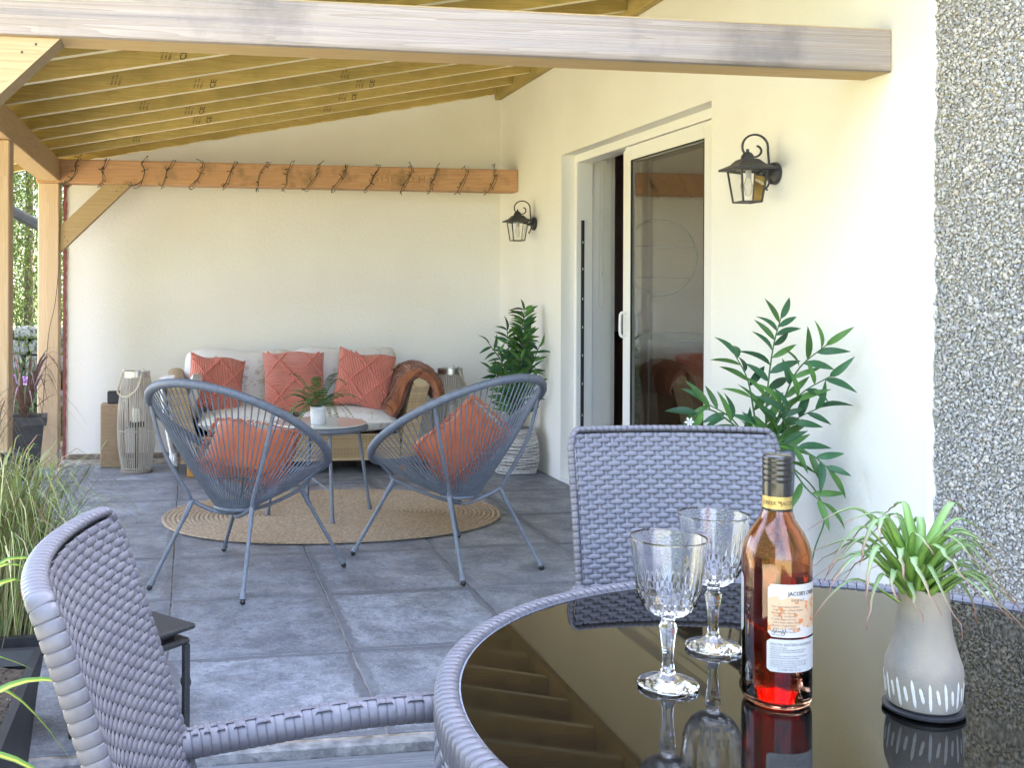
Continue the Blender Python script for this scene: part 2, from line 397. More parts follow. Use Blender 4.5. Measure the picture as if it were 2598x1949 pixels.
me.materials.append(mat('pebbles', (.3, .3, .3), .7, island=[(.20,.205,.22),(.37,.37,.38),(.28,.28,.285),(.50,.49,.46),(.41,.41,.41),(.46,.40,.33),(.58,.57,.55),(.31,.32,.34),(.47,.47,.46),(.20,.205,.22),(.62,.61,.59),(.39,.385,.38)]))
o = obj('pebble', me, pw); o['kind'] = 'stuff'

# back wall of the patio (a low building)
bw = thing('patio_back_wall', 'cream rendered wall closing the back of the patio behind the sofa', 'wall', (0, YB, 0))
g = MB(); g.box(-.872, XW, 0, .25, -.15, 3.3); g.box(-.872, XW, .25, 3.2, -.15, 3.3)
g.build('wall', wall_m, bw, False)
g = MB(); pts = [(-.10+3.1*i/120, random.uniform(-.004, .004)) for i in range(121)]
g.add([(-.890, -.012, z) for z, q in pts]+[(-.868+q, -.012, z) for z, q in pts]+[(-.890, .1, z) for z, q in pts]+[(-.868+q, .002, z) for z, q in pts],
      [(i, 121+i, 122+i, i+1) for i in range(120)]+[(121+i, 363+i, 364+i, 122+i) for i in range(120)]+[(i+1, 243+i, 242+i, i) for i in range(120)])
g.build('edge_strip', mat('red_edge_paint', (.24, .06, .06), .7, col2=(.17, .045, .045), scale=12), bw, False)
g = MB(); g.bbox(-.85, XW-.01, -.03, .01, -.02, .03, .004); g.build('base_strip', mat('base_mortar', (.16, .12, .10), .9, col2=(.28, .24, .2), scale=20), bw, False)

# room behind the door
rm = MB(); rm.box(XW+WT+3.6, XW+WT+3.7, 2.5, 8.0, -.1, 2.6); rm.box(XW+WT, XW+WT+3.6, 7.87, 7.97, -.1, 2.6); rm.box(XW+WT, XW+WT+3.6, 2.4, 2.5, -.1, 2.6)
room = struct('room_wall', rm, mat('dark_room_paint', (.42, .30, .30), .8, col2=(.38, .27, .27), scale=4))
g = MB(); g.box(XW+WT, XW+WT+3.6, 2.5, 7.87, -.1, -.01); struct('room_floor', g, wood('room_oak', (.22, .13, .07), (.12, .07, .035), 0))
g = MB(); g.box(XW+WT, XW+WT+3.6, 2.5, 7.87, 2.5, 2.6); struct('room_ceiling', g, mat('ceiling_white', (.7, .7, .68), .9))
art = thing('wall_ring', 'large round black wire ring hanging on the dark wall inside the room', 'wall ring', (3.64, 7.85, 1.48))
for k, rr in enumerate((.305, .297)):
    g = MB(); g.tube([(rr*math.cos(a*PI/32)+.006*k, -.012*k, rr*math.sin(a*PI/32)) for a in range(64)], .006, 6, True)
    g.build('ring', mat('black_wire', (.02, .02, .02), .4), art)
g = MB()
for z in (.085, -.16): g.tube([(-math.sqrt(.3**2-z*z), 0, z), (math.sqrt(.3**2-z*z), 0, z)], .004, 5)
g.build('crossbar', MATS['black_wire'], art)
cb = thing('cabinet', 'dark wooden cabinet seen inside through the gap of the door', 'cabinet', (3.2, 7.6, 0))
g = MB(); g.bbox(-.35, .6, -.2, .2, 0, .9, .006); g.build('body', wood('cabinet_wood', (.06, .035, .025), (.03, .018, .012), 2), cb, False)
for k in (-.33, .14):
    g = MB(); g.bbox(k, k+.45, -.22, -.201, .05, .85, .006); g.build('door', mat('cabinet_front', (.10, .045, .03), .4), cb, False)

# ================================================================ SLIDING DOOR
sd_ = thing('sliding_door', 'white framed glass sliding door standing half open in the house wall', 'door', (XW+.085, DY0, 0))
dl = DY1-DY0; FR = .045
g = MB()
g.bbox(0, .11, dl-FR, dl, 0, DZ-.0, .003); g.bbox(0, .11, 0, FR, 0, DZ, .003); g.bbox(0.001, .109, FR, dl-FR, DZ-.05, DZ, .003); g.bbox(.001, .109, FR, dl-FR, -.0, .035, .003)
g.build('frame', white_m, sd_, False)
g = MB(); g.box(.04, .05, FR, dl-FR, .035, .045); g.box(.07, .08, FR, dl-FR, .035, .045); g.build('track', mat('aluminium', (.6, .6, .62), .3, 1), sd_, False)
glass_m = mat('door_glass', (.97, .98, .98), .0, trans=1, ior=1.5)
def leaf(x, ya, yb, name, kids=True):
    lf = MB(); w_ = .080
    lf.bbox(x, x+.032, ya, ya+w_, .045, DZ-.055, .003); lf.bbox(x, x+.032, yb-w_, yb, .045, DZ-.055, .003)
    lf.bbox(x+.001, x+.031, ya+w_, yb-w_, .045, .13, .003); lf.bbox(x+.001, x+.031, ya+w_, yb-w_, DZ-.135, DZ-.055, .003)
    o = lf.build(name, white_m, sd_, False)
    p = MB(); p.box(x+.010, x+.016, ya+w_-.004, yb-w_+.004, .126, DZ-.131); p.build('pane', glass_m, o, False)
    q = MB()
    for a, b, c, d in ((ya+w_, ya+w_+.005, .13, DZ-.135), (yb-w_-.005, yb-w_, .13, DZ-.135)): q.box(x-.001, x+.009, a, b, c, d)
    q.box(x-.001, x+.009, ya+w_+.005, yb-w_-.005, .13, .135); q.box(x-.001, x+.009, ya+w_+.005, yb-w_-.005, DZ-.14, DZ-.135)
    q.build('gasket', mat('black_rubber', (.02, .02, .02), .6), o, False)
    return o
lv = leaf(.005, .165, 1.185, 'door_leaf')
leaf(.062, .045, 1.345, 'fixed_panel')
# handles: a bow on each side of the leaf stile
hp = [(0, 0, -.062), (-.020, 0, -.068), (-.034, -.002, -.052), (-.036, -.004, 0), (-.034, -.002, .052), (-.020, 0, .068), (0, 0, .062)]
g = MB(); g.tube([Vector(p)+Vector((.004, 1.165, 1.02)) for p in bez(hp, 5)], .008, 8); g.build('handle', white_m, lv)
g = MB(); g.tube([Vector((-p[0], p[1], p[2]))+Vector((.037, 1.165, 1.02)) for p in bez(hp, 5)], .010, 8); g.build('handle', white_m, lv)
g = MB(); g.bbox(.03, .052, dl-FR-.006, dl-FR+.001, .30, 1.66, .002); ls = g.build('lock_strip', mat('black_lock', (.03, .03, .035), .4), sd_, False)
for z in (.42, .62, .8, .98, 1.16, 1.35, 1.52):
    g = MB(); g.bbox(.038, .044, dl-FR-.009, dl-FR-.006, z-.008, z+.008, .001); g.build('keep', MATS['aluminium'], ls, False)
# white inner reveal of the opening and threshold
g = MB(); g.box(.115, WT-.115, dl-.012, dl, 0, DZ); g.box(.115, WT-.115, 0, .012, 0, DZ); g.box(.115, WT-.115, .012, dl-.012, DZ-.012, DZ)
g.build('reveal', mat('reveal_white', (.85, .85, .84), .5), sd_, False)
g = MB(); g.bbox(-.085, 0, 0, dl, -.004, .012, .003); g.build('threshold', white_m, sd_, False)
bl = thing('blind_cord', 'white looped blind cord hanging in the open doorway', 'blind cord', (XW+.26, DY1-.03, 0))
g = MB(); g.tube(bez([(-.012, 0, 2.03), (-.014, -.004, 1.5), (-.020, -.004, 1.16), (-.004, -.004, 1.10), (.016, -.004, 1.16), (.008, -.004, 1.5), (.010, 0, 2.03)], 6), .0022, 5); g.build('cord', mat('cord_white', (.75, .75, .72), .7), bl)
g = MB(); g.bbox(-.012, .005, -.012, -.0, 1.30, 1.33, .003); g.build('clip', white_m, bl)
g = MB(); g.bbox(-.11, .03, -.02, .0, 2.02, 2.05, .004); g.build('headrail', white_m, bl, False)

# ================================================================ PERGOLA
per = thing('pergola', 'timber lean-to pergola roof of beams, posts and close rafters over the patio', 'pergola', (0, 0, 0))
pine = wood('pine', (.54, .40, .21), (.42, .27, .12), 0, stain=(2.2, (.46, .35, .17), .45, .8))
pine_y = wood('pine_y', (.58, .42, .25), (.46, .29, .14), 1)
pine_z = wood('pine_z', (.64, .48, .33), (.50, .35, .21), 2, ring=20)
raft_m = wood('rafter_pine', (.60, .47, .18), (.40, .28, .085), 0, stain=(2.6, (.34, .28, .09), .45, .70), ring=24)
grey_m = wood('weathered_pine', (.42, .365, .33), (.26, .21, .18), 0, bump=.004, stain=(2.4, (.15, .135, .13), .54, .80), ring=60)
pale_m = wood('floor_lit_edge', (.88, .82, .58), (.80, .72, .46), 0, knots=False)  # rafter undersides: light from the floor put into a paler wood colour
dirty_m = wood('stained_pine', (.58, .35, .20), (.42, .22, .11), 0, stain=(5.5, (.16, .12, .06), .52, .74))
# front beam: weathered outer face
g = MB(); g.bbox(-1.6, XW-.002, 3.25, 3.395, 1.948, 2.095, .005)
g.mi = [0]*len(g.f)
me = g.mesh('front_beam', [pine, grey_m], False)
for p in me.polygons:
    if p.normal.y < -.6 or p.normal.z > .6: p.material_index = 1
obj('front_beam', me, per)
g = MB(); g.bbox(-1.02, XW-.002, 7.40, 7.55, 1.925, 2.085, .005); wb = g.build('wall_beam', dirty_m, per, False)
g = MB(); text_mb('(S1SE)  D.H.', .075, lambda x, y: (1.25+x, 7.3985, 1.975+y), g, spacing=1.1); g.build('pencil_writing', mat('pencil', (.33, .20, .10), .9), wb, False)
def sidebeam(y0, y1):
    g = MB(); g.bbox(-.999, -.864, y0, y1, 1.936, 2.085, .005); g.build('side_beam', pine_y, per, False)
sidebeam(3.396, 7.398)
for (ya, yb) in ((7.40, 7.55), (5.40, 5.54), (3.25, 3.395)):
    g = MB(); z1 = 1.924 if ya > 7 else 1.935 if ya > 5 else 1.947
    g.bbox(-1.006 if ya > 5 else -1.006, -.868, ya+.004, yb-.004, -.0, z1, .006)
    po = g.build('post', pine_z, per, False)
    q = MB(); q.box(-1.03, -.85, ya-.02, yb+.02, 0.001, .008); q.box(-.866, -.862, ya+.02, yb-.02, .008, .12); q.build('post_bracket', mat('galvanised', (.55, .56, .58), .35, .9), po, False)
    for z in (.14, .27):
        q = MB(); q.lathe([(0, 0), (.011, 0), (.011, .008), (0, .008)], 8); b = q.build('bolt', MATS['galvanised'], po, M=Matrix.Translation((-.868, ya+.07, z)) @ Matrix.Rotation(PI/2, 4, 'Y'))
# knee braces
def brace(y0, y1, xa, za, ln, wdt, m):
    g = MB(); s = wdt*math.sqrt(2)
    P = [(xa, za), (xa, za+s), (xa+ln-s, za+ln), (xa+ln, za+ln)]
    g.add([(x, y0, z) for x, z in P]+[(x, y1, z) for x, z in P], [(0,3,2,1)[::-1][::-1], (4,5,6,7), (0,1,5,4), (1,2,6,5), (2,3,7,6), (3,0,4,7)])
    b = g.build('brace', m, per, False)
    for (x, z) in ((xa+.03, za+s*.6), (xa+.05, za+s*.45), (xa+ln-s*.55, za+ln-.045), (xa+ln-s*.35, za+ln-.02)):
        q = MB(); q.lathe([(0, 0), (.004, 0), (.004, .002), (0, .002)], 7); q.build('screw', mat('dark_screw', (.05, .04, .03), .5), b, M=Matrix.Translation((x, y0, z)) @ Matrix.Rotation(PI/2, 4, 'X'))
    return b
brc = wood('brace_pine', (.50, .37, .21), (.40, .27, .13), 0, ring=14)
brace(7.425, 7.525, -.866, 1.455, .469, .125, brc)
brace(3.262, 3.375, -.866, 1.462, .485, .14, brc)
# rafters: low on the side beam, rising to the plate on the house wall
x0_, z0_, x1_, z1_ = -1.30, 2.085-.07, XW-.055, 2.70
sl = (z1_-2.085)/(x1_+.93); zl = lambda x: 2.087+(x+.93)*sl
rh = .145; ys = [7.80-.405*k for k in range(12)]
def ce(rf, x, y, flip):
    g = MB(); z = zl(x)
    up_ = lambda dx, dy: (lambda a, b: (x+dx+a+.25*(dy+b), y-.0235, z+dy+b))
    ro_ = lambda dx, dy: (lambda a, b: (x+dx+b+.25*(dy+a), y-.0235, z+dy+a))
    if flip: text_mb('CE', .040, ro_(.045, .010), g, bold=.0008); text_mb('17', .016, ro_(.066, .018), g)
    text_mb('SERV T', .014, ro_(-.004, .008), g, bold=.0003); text_mb('1981 C24', .013, ro_(-.022, .008), g, bold=.0003); text_mb('DRY GR', .013, ro_(-.040, .008), g, bold=.0003)
    g.build('grade_stamp', mat('stamp_ink', (.11, .09, .05), .8), rf, False)
for k, y in enumerate(ys):
    g = MB()
    P = [(x0_, zl(x0_)), (x1_, zl(x1_)), (x1_, zl(x1_)+rh), (x0_, zl(x0_)+rh)]
    seg = 90 if k == 0 else 4; vs = []; fs = []
    for i in range(seg+1):
        x = x0_+(x1_-x0_)*i/seg; jag = random.uniform(-.004, .004) if k == 0 else 0
        for (yy, zz) in ((-.0225, 0), (.0225, 0), (.0225, rh), (-.0225, rh)): vs.append((x, y+yy, zl(x)+zz+(jag if zz == 0 else 0)))
    for i in range(seg):
        for q in range(4): fs.append((i*4+q, i*4+(q+1) % 4, (i+1)*4+(q+1) % 4, (i+1)*4+q))
    fs += [(3, 2, 1, 0), tuple(seg*4+q for q in range(4))]
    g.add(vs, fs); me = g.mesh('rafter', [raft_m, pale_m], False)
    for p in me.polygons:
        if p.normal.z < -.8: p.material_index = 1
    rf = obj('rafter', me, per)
    if k > 0:
        for xx, fl_ in {1: ((-.35, 0), (.95, 0)), 2: ((.05, 1), (1.0, 1)), 3: ((.0, 1), (1.05, 1)), 4: ((-.25, 0), (.9, 0)), 5: ((.05, 1), (1.1, 1)), 6: ((-.35, 0), (.75, 0)), 7: ((-.1, 1), (.8, 1)), 8: ((-.35, 1),), 9: ((-.4, 0), (.3, 1)), 10: ((.6, 1),)}.get(k, ()): ce(rf, xx, y, fl_)
g = MB(); g.bbox(XW-.052, XW-.003, 3.0, 7.84, 2.665, 2.875, .004); g.build('wall_plate', raft_m, per, False)
g = MB(); g.box(-1.36, -1.30, 3.1, 7.83, zl(-1.3)-.01, zl(-1.3)+rh+.02); g.build('fascia', pine_y, per, False)
# roof boards over the rafters
bwid = .12; nb = int((7.84-3.0)/bwid)
for k in range(nb):
    ya = 3.0+k*bwid; g = MB()
    a0, a1 = zl(x0_)+rh+.002, zl(XW-.004)+rh+.002
    g.add([(x0_-.04, ya, a0), (XW-.004, ya, a1), (XW-.004, ya+bwid-.003, a1), (x0_-.04, ya+bwid-.003, a0), (x0_-.04, ya, a0+.02), (XW-.004, ya, a1+.02), (XW-.004, ya+bwid-.003, a1+.02), (x0_-.04, ya+bwid-.003, a0+.02)],
          [(0,3,2,1),(4,5,6,7),(0,1,5,4),(1,2,6,5),(2,3,7,6),(3,0,4,7)])
    g.build('roof_board', raft_m, per, False)

# string lights wound round the wall beam
sl_ = thing('string_light', 'dark string of fairy lights wound round the beam on the back wall', 'string lights', (0, 7.40, 2.005))
wire = MB(); bulbs = []
wm = mat('dark_wire', (.025, .03, .022), .5)
xs = [-.80, -.60, -.345, -.175, 0.03, .245, .47, .655, .83, 1.02, 1.25, 1.50, 1.70, 1.90, 2.12]
pth = []
for i, x in enumerate(xs):
    j = lambda a=.020: random.uniform(-a, a)
    P = [(x+.05+j(), -.006, .092), (x+.035+j(), -.012, .05+j()), (x+.02+j(), -.012, .01+j()), (x+j(), -.012, -.04+j()), (x-.03+j(), -.008, -.092), (x-.02, .075, -.10), (x+.02, .165, -.05), (x+.05, .165, .06), (x+.06, .08, .092)]
    for p in P[:5]:
        for q in range(random.choice((1, 2))):
            d = Vector((random.uniform(-1, 1), random.uniform(-.5, -.1), random.uniform(-.9, .9))).normalized(); bulbs.append((Vector(p), d))
    wire = MB(); wire.tube(bez(P, 4), .0020, 5); wire.build('wire', wm, sl_)
    P2 = [(p[0]+.012+j(.01), p[1]-.003, p[2]) for p in P[:5]]; wire = MB(); wire.tube(bez(P2, 4), .0015, 5); wire.build('wire', wm, sl_)
wire = MB(); wire.tube(bez([(-.80, -.01, -.09), (-.83, -.03, -.17), (-.845, -.04, -.30), (-.855, -.05, -.42), (-.86, -.045, -.62), (-.89, -.03, -.9), (-.93, -.02, -1.1), (-.96, -.02, -1.5), (-.98, -.02, -1.85)], 6), .0022, 5)
wire.build('wire', wm, sl_)
g = MB(); g.tube([(0, 0, 0), (0, 0, .016), (0, 0, .024), (0, 0, .032)], [.0018, .0022, .0028, .0015], 6); bme = g.mesh('fairy_bulb', wm)
for p, d in bulbs[:110]: obj('bulb', bme, sl_, M=Matrix.Translation(p) @ d.to_track_quat('Z', 'Y').to_matrix().to_4x4())

# ================================================================ WALL LAMPS
blk = mat('black_iron', (.025, .025, .028), .45, col2=(.05, .05, .055), scale=200, bump=.0004, bscale=500)
lamp_glass = mat('lamp_glass', (.97, .97, .97), .0, trans=1, ior=1.15)
def wall_lamp(loc, label):
    t = thing('wall_lantern', label, 'wall lantern', loc, 0, 'matching wall lanterns either side of the door')
    g = MB(); pr = [(0, 0), (.044, 0), (.046, .004), (.044, .018), (.028, .026), (0, .028)]; g.lathe(pr, 24)
    g.build('mount', blk, t, M=Matrix.Rotation(-PI/2, 4, 'Y'))
    cx = -.125
    g = MB()
    tr, br, zt, zb = .056, .040, .010, -.118
    sq = lambda r, z: [(cx-r, -r, z), (cx+r, -r, z), (cx+r, r, z), (cx-r, r, z)]
    for a, b in zip(sq(tr, zt), sq(br, zb)): g.tube([a, b], .0045, 4)
    for q in (sq(tr, zt), sq(br, zb)):
        for i in range(4): g.tube([q[i], q[(i+1) % 4]], .0045, 4)
    g.build('cage', blk, t, False)
    for i in range(4):
        a, b = sq(tr-.002, zt), sq(br-.002, zb); g = MB(); i2 = (i+1) % 4
        g.add([b[i], b[i2], a[i2], a[i]], [(0, 1, 2, 3)]); p = g.build('pane', lamp_glass, t, False)
    g = MB(); vs = sq(.083, .010)+sq(.083, .018)+sq(.050, .034)+sq(.034, .052)+sq(.026, .056)
    fs = [(3, 2, 1, 0)]
    for L_ in range(4):
        for i in range(4): fs.append((L_*4+i, L_*4+(i+1) % 4, L_*4+4+(i+1) % 4, L_*4+4+i))
    g.add(vs, fs); g.lathe([(.027, .054), (.025, .068), (.016, .080), (.007, .084), (.006, .095), (0, .097)], 16, (cx, 0, 0)); g.build('roof', blk, t, True, 30)
    g = MB()   # scroll: up from the mount, over and curling in above the roof
    P = [(-.028, 0, .0), (-.032, 0, .05), (-.036, 0, .09)]
    for k in range(14): a = k/13*PI*1.18; P.append((-.092+.056*math.cos(a), 0, .105+.050*math.sin(a)))
    for k in range(1, 12): a = PI*1.18+k/11*PI*1.1; rr = .052-.030*k/11; P.append((-.092-.006*k/11+(rr)*math.cos(a)*1., 0, .100-.004*k/11+rr*math.sin(a)*.8))
    g.tube(P, .0042, 6, flat=1.5, up=(0, 1, 0)); g.tube(bez([(-.02, 0, 0), (-.06, 0, -.005), (-.075, 0, .012)], 4), .009, 6); g.tube(bez([(-.02, 0, -.01), (-.035, 0, -.05), (-.045, 0, -.062), (-.037, 0, -.068)], 4), .004, 6)
    g.build('scroll_arm', blk, t)
    g = MB(); g.lathe([(0, -.095), (.010, -.09), (.016, -.07), (.019, -.05), (.013, -.03), (.010, -.015), (.010, .01)], 16, (cx, 0, 0)); g.build('bulb', mat('bulb_glass', (.9, .9, .88), .02, trans=.9, ior=1.2), t)
    g = MB(); g.tube([(cx, 0, -.02), (cx, 0, .01)], .012, 10); g.build('socket', mat('socket', (.5, .5, .48), .5), t)
    return t
wall_lamp((XW-.001, 3.97, 1.685), 'near black iron lantern with curled arm, on the wall between door and pebbledash')
dup(bpy.data.objects['wall_lantern'], (XW-.001, 7.02, 1.672), 0, 'far black iron lantern on the wall in the corner left of the door')

# ================================================================ RUG
rug = thing('jute_rug', 'oval braided jute rug on the tiles under the round table', 'rug', (.765, 5.66, .003), R(3))
jm = mat('jute', (.47, .37, .26), .95, col2=(.31, .225, .15), scale=70, stretch=(1, 1, 1), bump=.003, bscale=160, detail=6)
a_, b_ = .91, .68; nrow = 27
for k in range(nrow):
    fr = 1-(k+.5)/nrow; g = MB()
    # racetrack-like oval rows
    off = (nrow-k-.5)*.0245; 
    A = max(.03, .245+off); B = max(.012, off)
    if B < .014: B = .014
    n = max(40, int(2*PI*A/.016)); P = []; rad = []
    for i in range(n):
        t = 2*PI*i/n; wob = .0012*math.sin(t*n/2)
        P.append(((A+wob)*math.copysign(abs(math.cos(t))**.93, math.cos(t)), (B+wob)*math.copysign(abs(math.sin(t))**.93, math.sin(t)), .006)); rad.append(.0115*(1+.13*(i % 2)))
    g.tube(P, rad, 6, True, flat=.55, up=(0, 0, 1)); g.build('braid', jm, rug)

# ================================================================ ACAPULCO CHAIRS
cordm = mat('grey_blue_cord', (.155, .175, .215), .38, col2=(.125, .14, .175), scale=40)
def acapulco(loc, rz, label):
    t = thing('string_chair', label, 'string chair', loc, rz, 'round string chairs facing the low table')
    cyr, czr, W_, L_, ph = -.014, .619, .70, .95, .50
    def ring(a, o=0):
        s, q = math.cos(a), math.sin(a); yy = (L_/2+o)*q
        return Vector(((W_/2+o)*s, cyr+yy*math.cos(ph), czr-yy*math.sin(ph)))
    g = MB(); n = 900; g.tube([ring(2*PI*i/n) for i in range(n)], [.0165+(.0022 if i % 3 else -.0006) for i in range(n)], 8, True)
    g.build('rim', cordm, t, True, None)
    hub = Vector((0, -.05, .305)); hr = .085
    g = MB(); g.tube([hub+Vector((hr*math.cos(a*PI/24), hr*.8*math.sin(a*PI/24), 0)) for a in range(48)], .009, 8, True); g.build('hub_ring', cordm, t)
    nc = 84
    for k in range(nc):
        a = 2*PI*(k+.5)/nc; p = ring(a, -.004); ah = a; q = hub+Vector((hr*math.cos(ah), hr*.8*math.sin(ah), 0))
        mid = (p+q)/2+Vector((0, 0, -.018)); g = MB(); g.tube(bez([p, mid, q], 3), .0031, 5, caps=False); g.build('cord', cordm, t)
        p0 = p
    # frame rods
    for s in (-1, 1):
        jb = Vector((.145*s, -.15, .335)); jf = Vector((.15*-s, .235, .345))
        for J, a in ((jb, R(270+s*58)), (jf, R(90+s*52) if s > 0 else R(90-52*1))):
            pass
        rb = ring(R(270+58*s)); rf = ring(R(90+50*s))    # rf lies on the other side
        P = [rb, rb*.55+jb*.45+Vector((.012*s, -.022, -.012)), jb+Vector((.012*s, -.014, .03)), jb, (jb*.5+hub*.5)+Vector((0, 0, -.03)), hub+Vector((0, 0, -.024 - .014*(s > 0))), (jf*.5+hub*.5)+Vector((0, 0, -.03)), jf, jf+Vector((-.014*s, .02, .03)), rf]
        g = MB(); g.tube(bez(P, 6), .0085, 8); g.build('frame_rod', cordm, t)
        for J, ft in ((jb, Vector((.22*s, -.335, 0))), (jf, Vector((-.31*s, .33, 0)))):
            g = MB(); d = (ft-J); foot = ft+Vector((0, 0, .012))
            g.tube([J, J+d*.2, J+d*.21, foot+d*-.10, foot-d*.02], [.0108, .0108, .0086, .0086, .0086], 10); 
            lg = g.build('leg', cordm, t)
            g = MB(); g.tube([foot-d*.085, foot-d*.03, foot-d*.02], [.0125, .0135, .0135], 10); g.build('collar', cordm, lg)
            g = MB(); g.blob((ft.x, ft.y, .0125), .0135); g.build('rubber_foot', mat('black_rubber_foot', (.015, .015, .017), .35), lg)
    return t
def facing(fx, fy): return math.atan2(fy, fx)-PI/2
a1 = acapulco((.219, 4.49, 0), facing(.5825, .8134), 'left round string chair with burnt orange cushion, facing right towards the low table')
dup(a1, (1.157, 4.61, 0), facing(-.4314, .9019), 'right round string chair with fringed orange cushion, nearer the door wall')

# ================================================================ CUSHIONS
def pillow(w_, h_, d_, mb=None, n=22, puff=1.0, cpull=.06, seed=0, sag=0, rnd=0):
    mb = mb or MB(); r_ = random.Random(seed); ph = [r_.uniform(0, 6) for _ in range(4)]
    def f(sg):
        def q(u, v):
            a, b = u*2-1, v*2-1
            e = max(0, (1-abs(a)**2.6))*max(0, (1-abs(b)**2.6))
            th = d_/2*e**.42
            k = 1-cpull*(1-a*a)*(abs(b)**3); k2 = 1-cpull*(1-b*b)*(abs(a)**3)
            wr = .006*math.sin(5*a+ph[0]+3*b)*math.sin(4*b+ph[1])*e
            rc = rnd*(a*a*b*b)**2
            return (a*w_/2*k2*(1-rc*.6), sg*(th)+wr, b*h_/2*k*(1-rc)-.012*math.sin(a*4+ph[2])*b)
        return q
    o = len(mb.f)
    mb.grid(f(-1), n, n); mb.grid(f(1), n, n)
    # flip the second sheet
    k = o+n*n
    for i in range(k, len(mb.f)): mb.f[i] = mb.f[i][::-1]
    return mb
def knit_mat(name, c, c2, axis=0, sc=60):
    m = mat(name, c, .9, col2=c2, scale=9, sheen=.4, lo=.3, hi=.7)
    n = m.node_tree.nodes; l = m.node_tree.links.new; b = n['Principled BSDF']
    tc = n.new('ShaderNodeTexCoord'); wv = n.new('ShaderNodeTexWave'); wv.bands_direction = 'XYZ'[axis]; wv.inputs['Scale'].default_value = sc; wv.inputs['Distortion'].default_value = 1.2; wv.inputs['Detail'].default_value = 2; wv.inputs['Detail Scale'].default_value = 4
    l(tc.outputs['Object'], wv.inputs['Vector']); bp = n.new('ShaderNodeBump'); bp.inputs['Distance'].default_value = .006; l(wv.outputs['Fac'], bp.inputs['Height']); l(bp.outputs[0], b.inputs['Normal'])
    return m
coral_v = knit_mat('coral_knit_v', (.64, .20, .14), (.54, .155, .11), 0, 28)
coral_h = knit_mat('coral_knit_h', (.64, .20, .14), (.54, .155, .11), 2, 28)
coral_t = mat('coral_tuft', (.60, .16, .115), .95, sheen=.5)
def coral_cushion(loc, rot, size, label, horiz, phase):
    t = thing('coral_cushion', label, 'cushion', loc, 0, 'coral cushions on the wicker sofa'); t.rotation_euler = rot
    pl = pillow(size, size, .15, seed=phase*10, n=24); pl.build('cover', coral_h if horiz else coral_v, t, True, 80)
    # tufted diamond lattice on the front
    g = MB(); s = size
    def surf(a, b):
        e = max(0, (1-abs(a)**2.6))*max(0, (1-abs(b)**2.6)); return (a*s/2*(1-.06*(1-b*b)*abs(a)**3), -.15/2*e**.42-.001, b*s/2*(1-.06*(1-a*a)*abs(b)**3))
    step = .044; per = 1.15
    for d in (1, -1):
        for c in np.arange(-3, 3.1, per):
            for q in np.arange(-1.0, 1.0, step):
                a = q; b = d*q*1.12+c+phase*.37
                if abs(b) < .97 and abs(a) < .97:
                    p = surf(a, b); g.blob((p[0]+random.uniform(-.002, .002), p[1], p[2]+random.uniform(-.002, .002)), (.0085, .008, .0085))
    o = g.build('tuft', coral_t, t, True, None); o['kind'] = 'stuff'
    return t

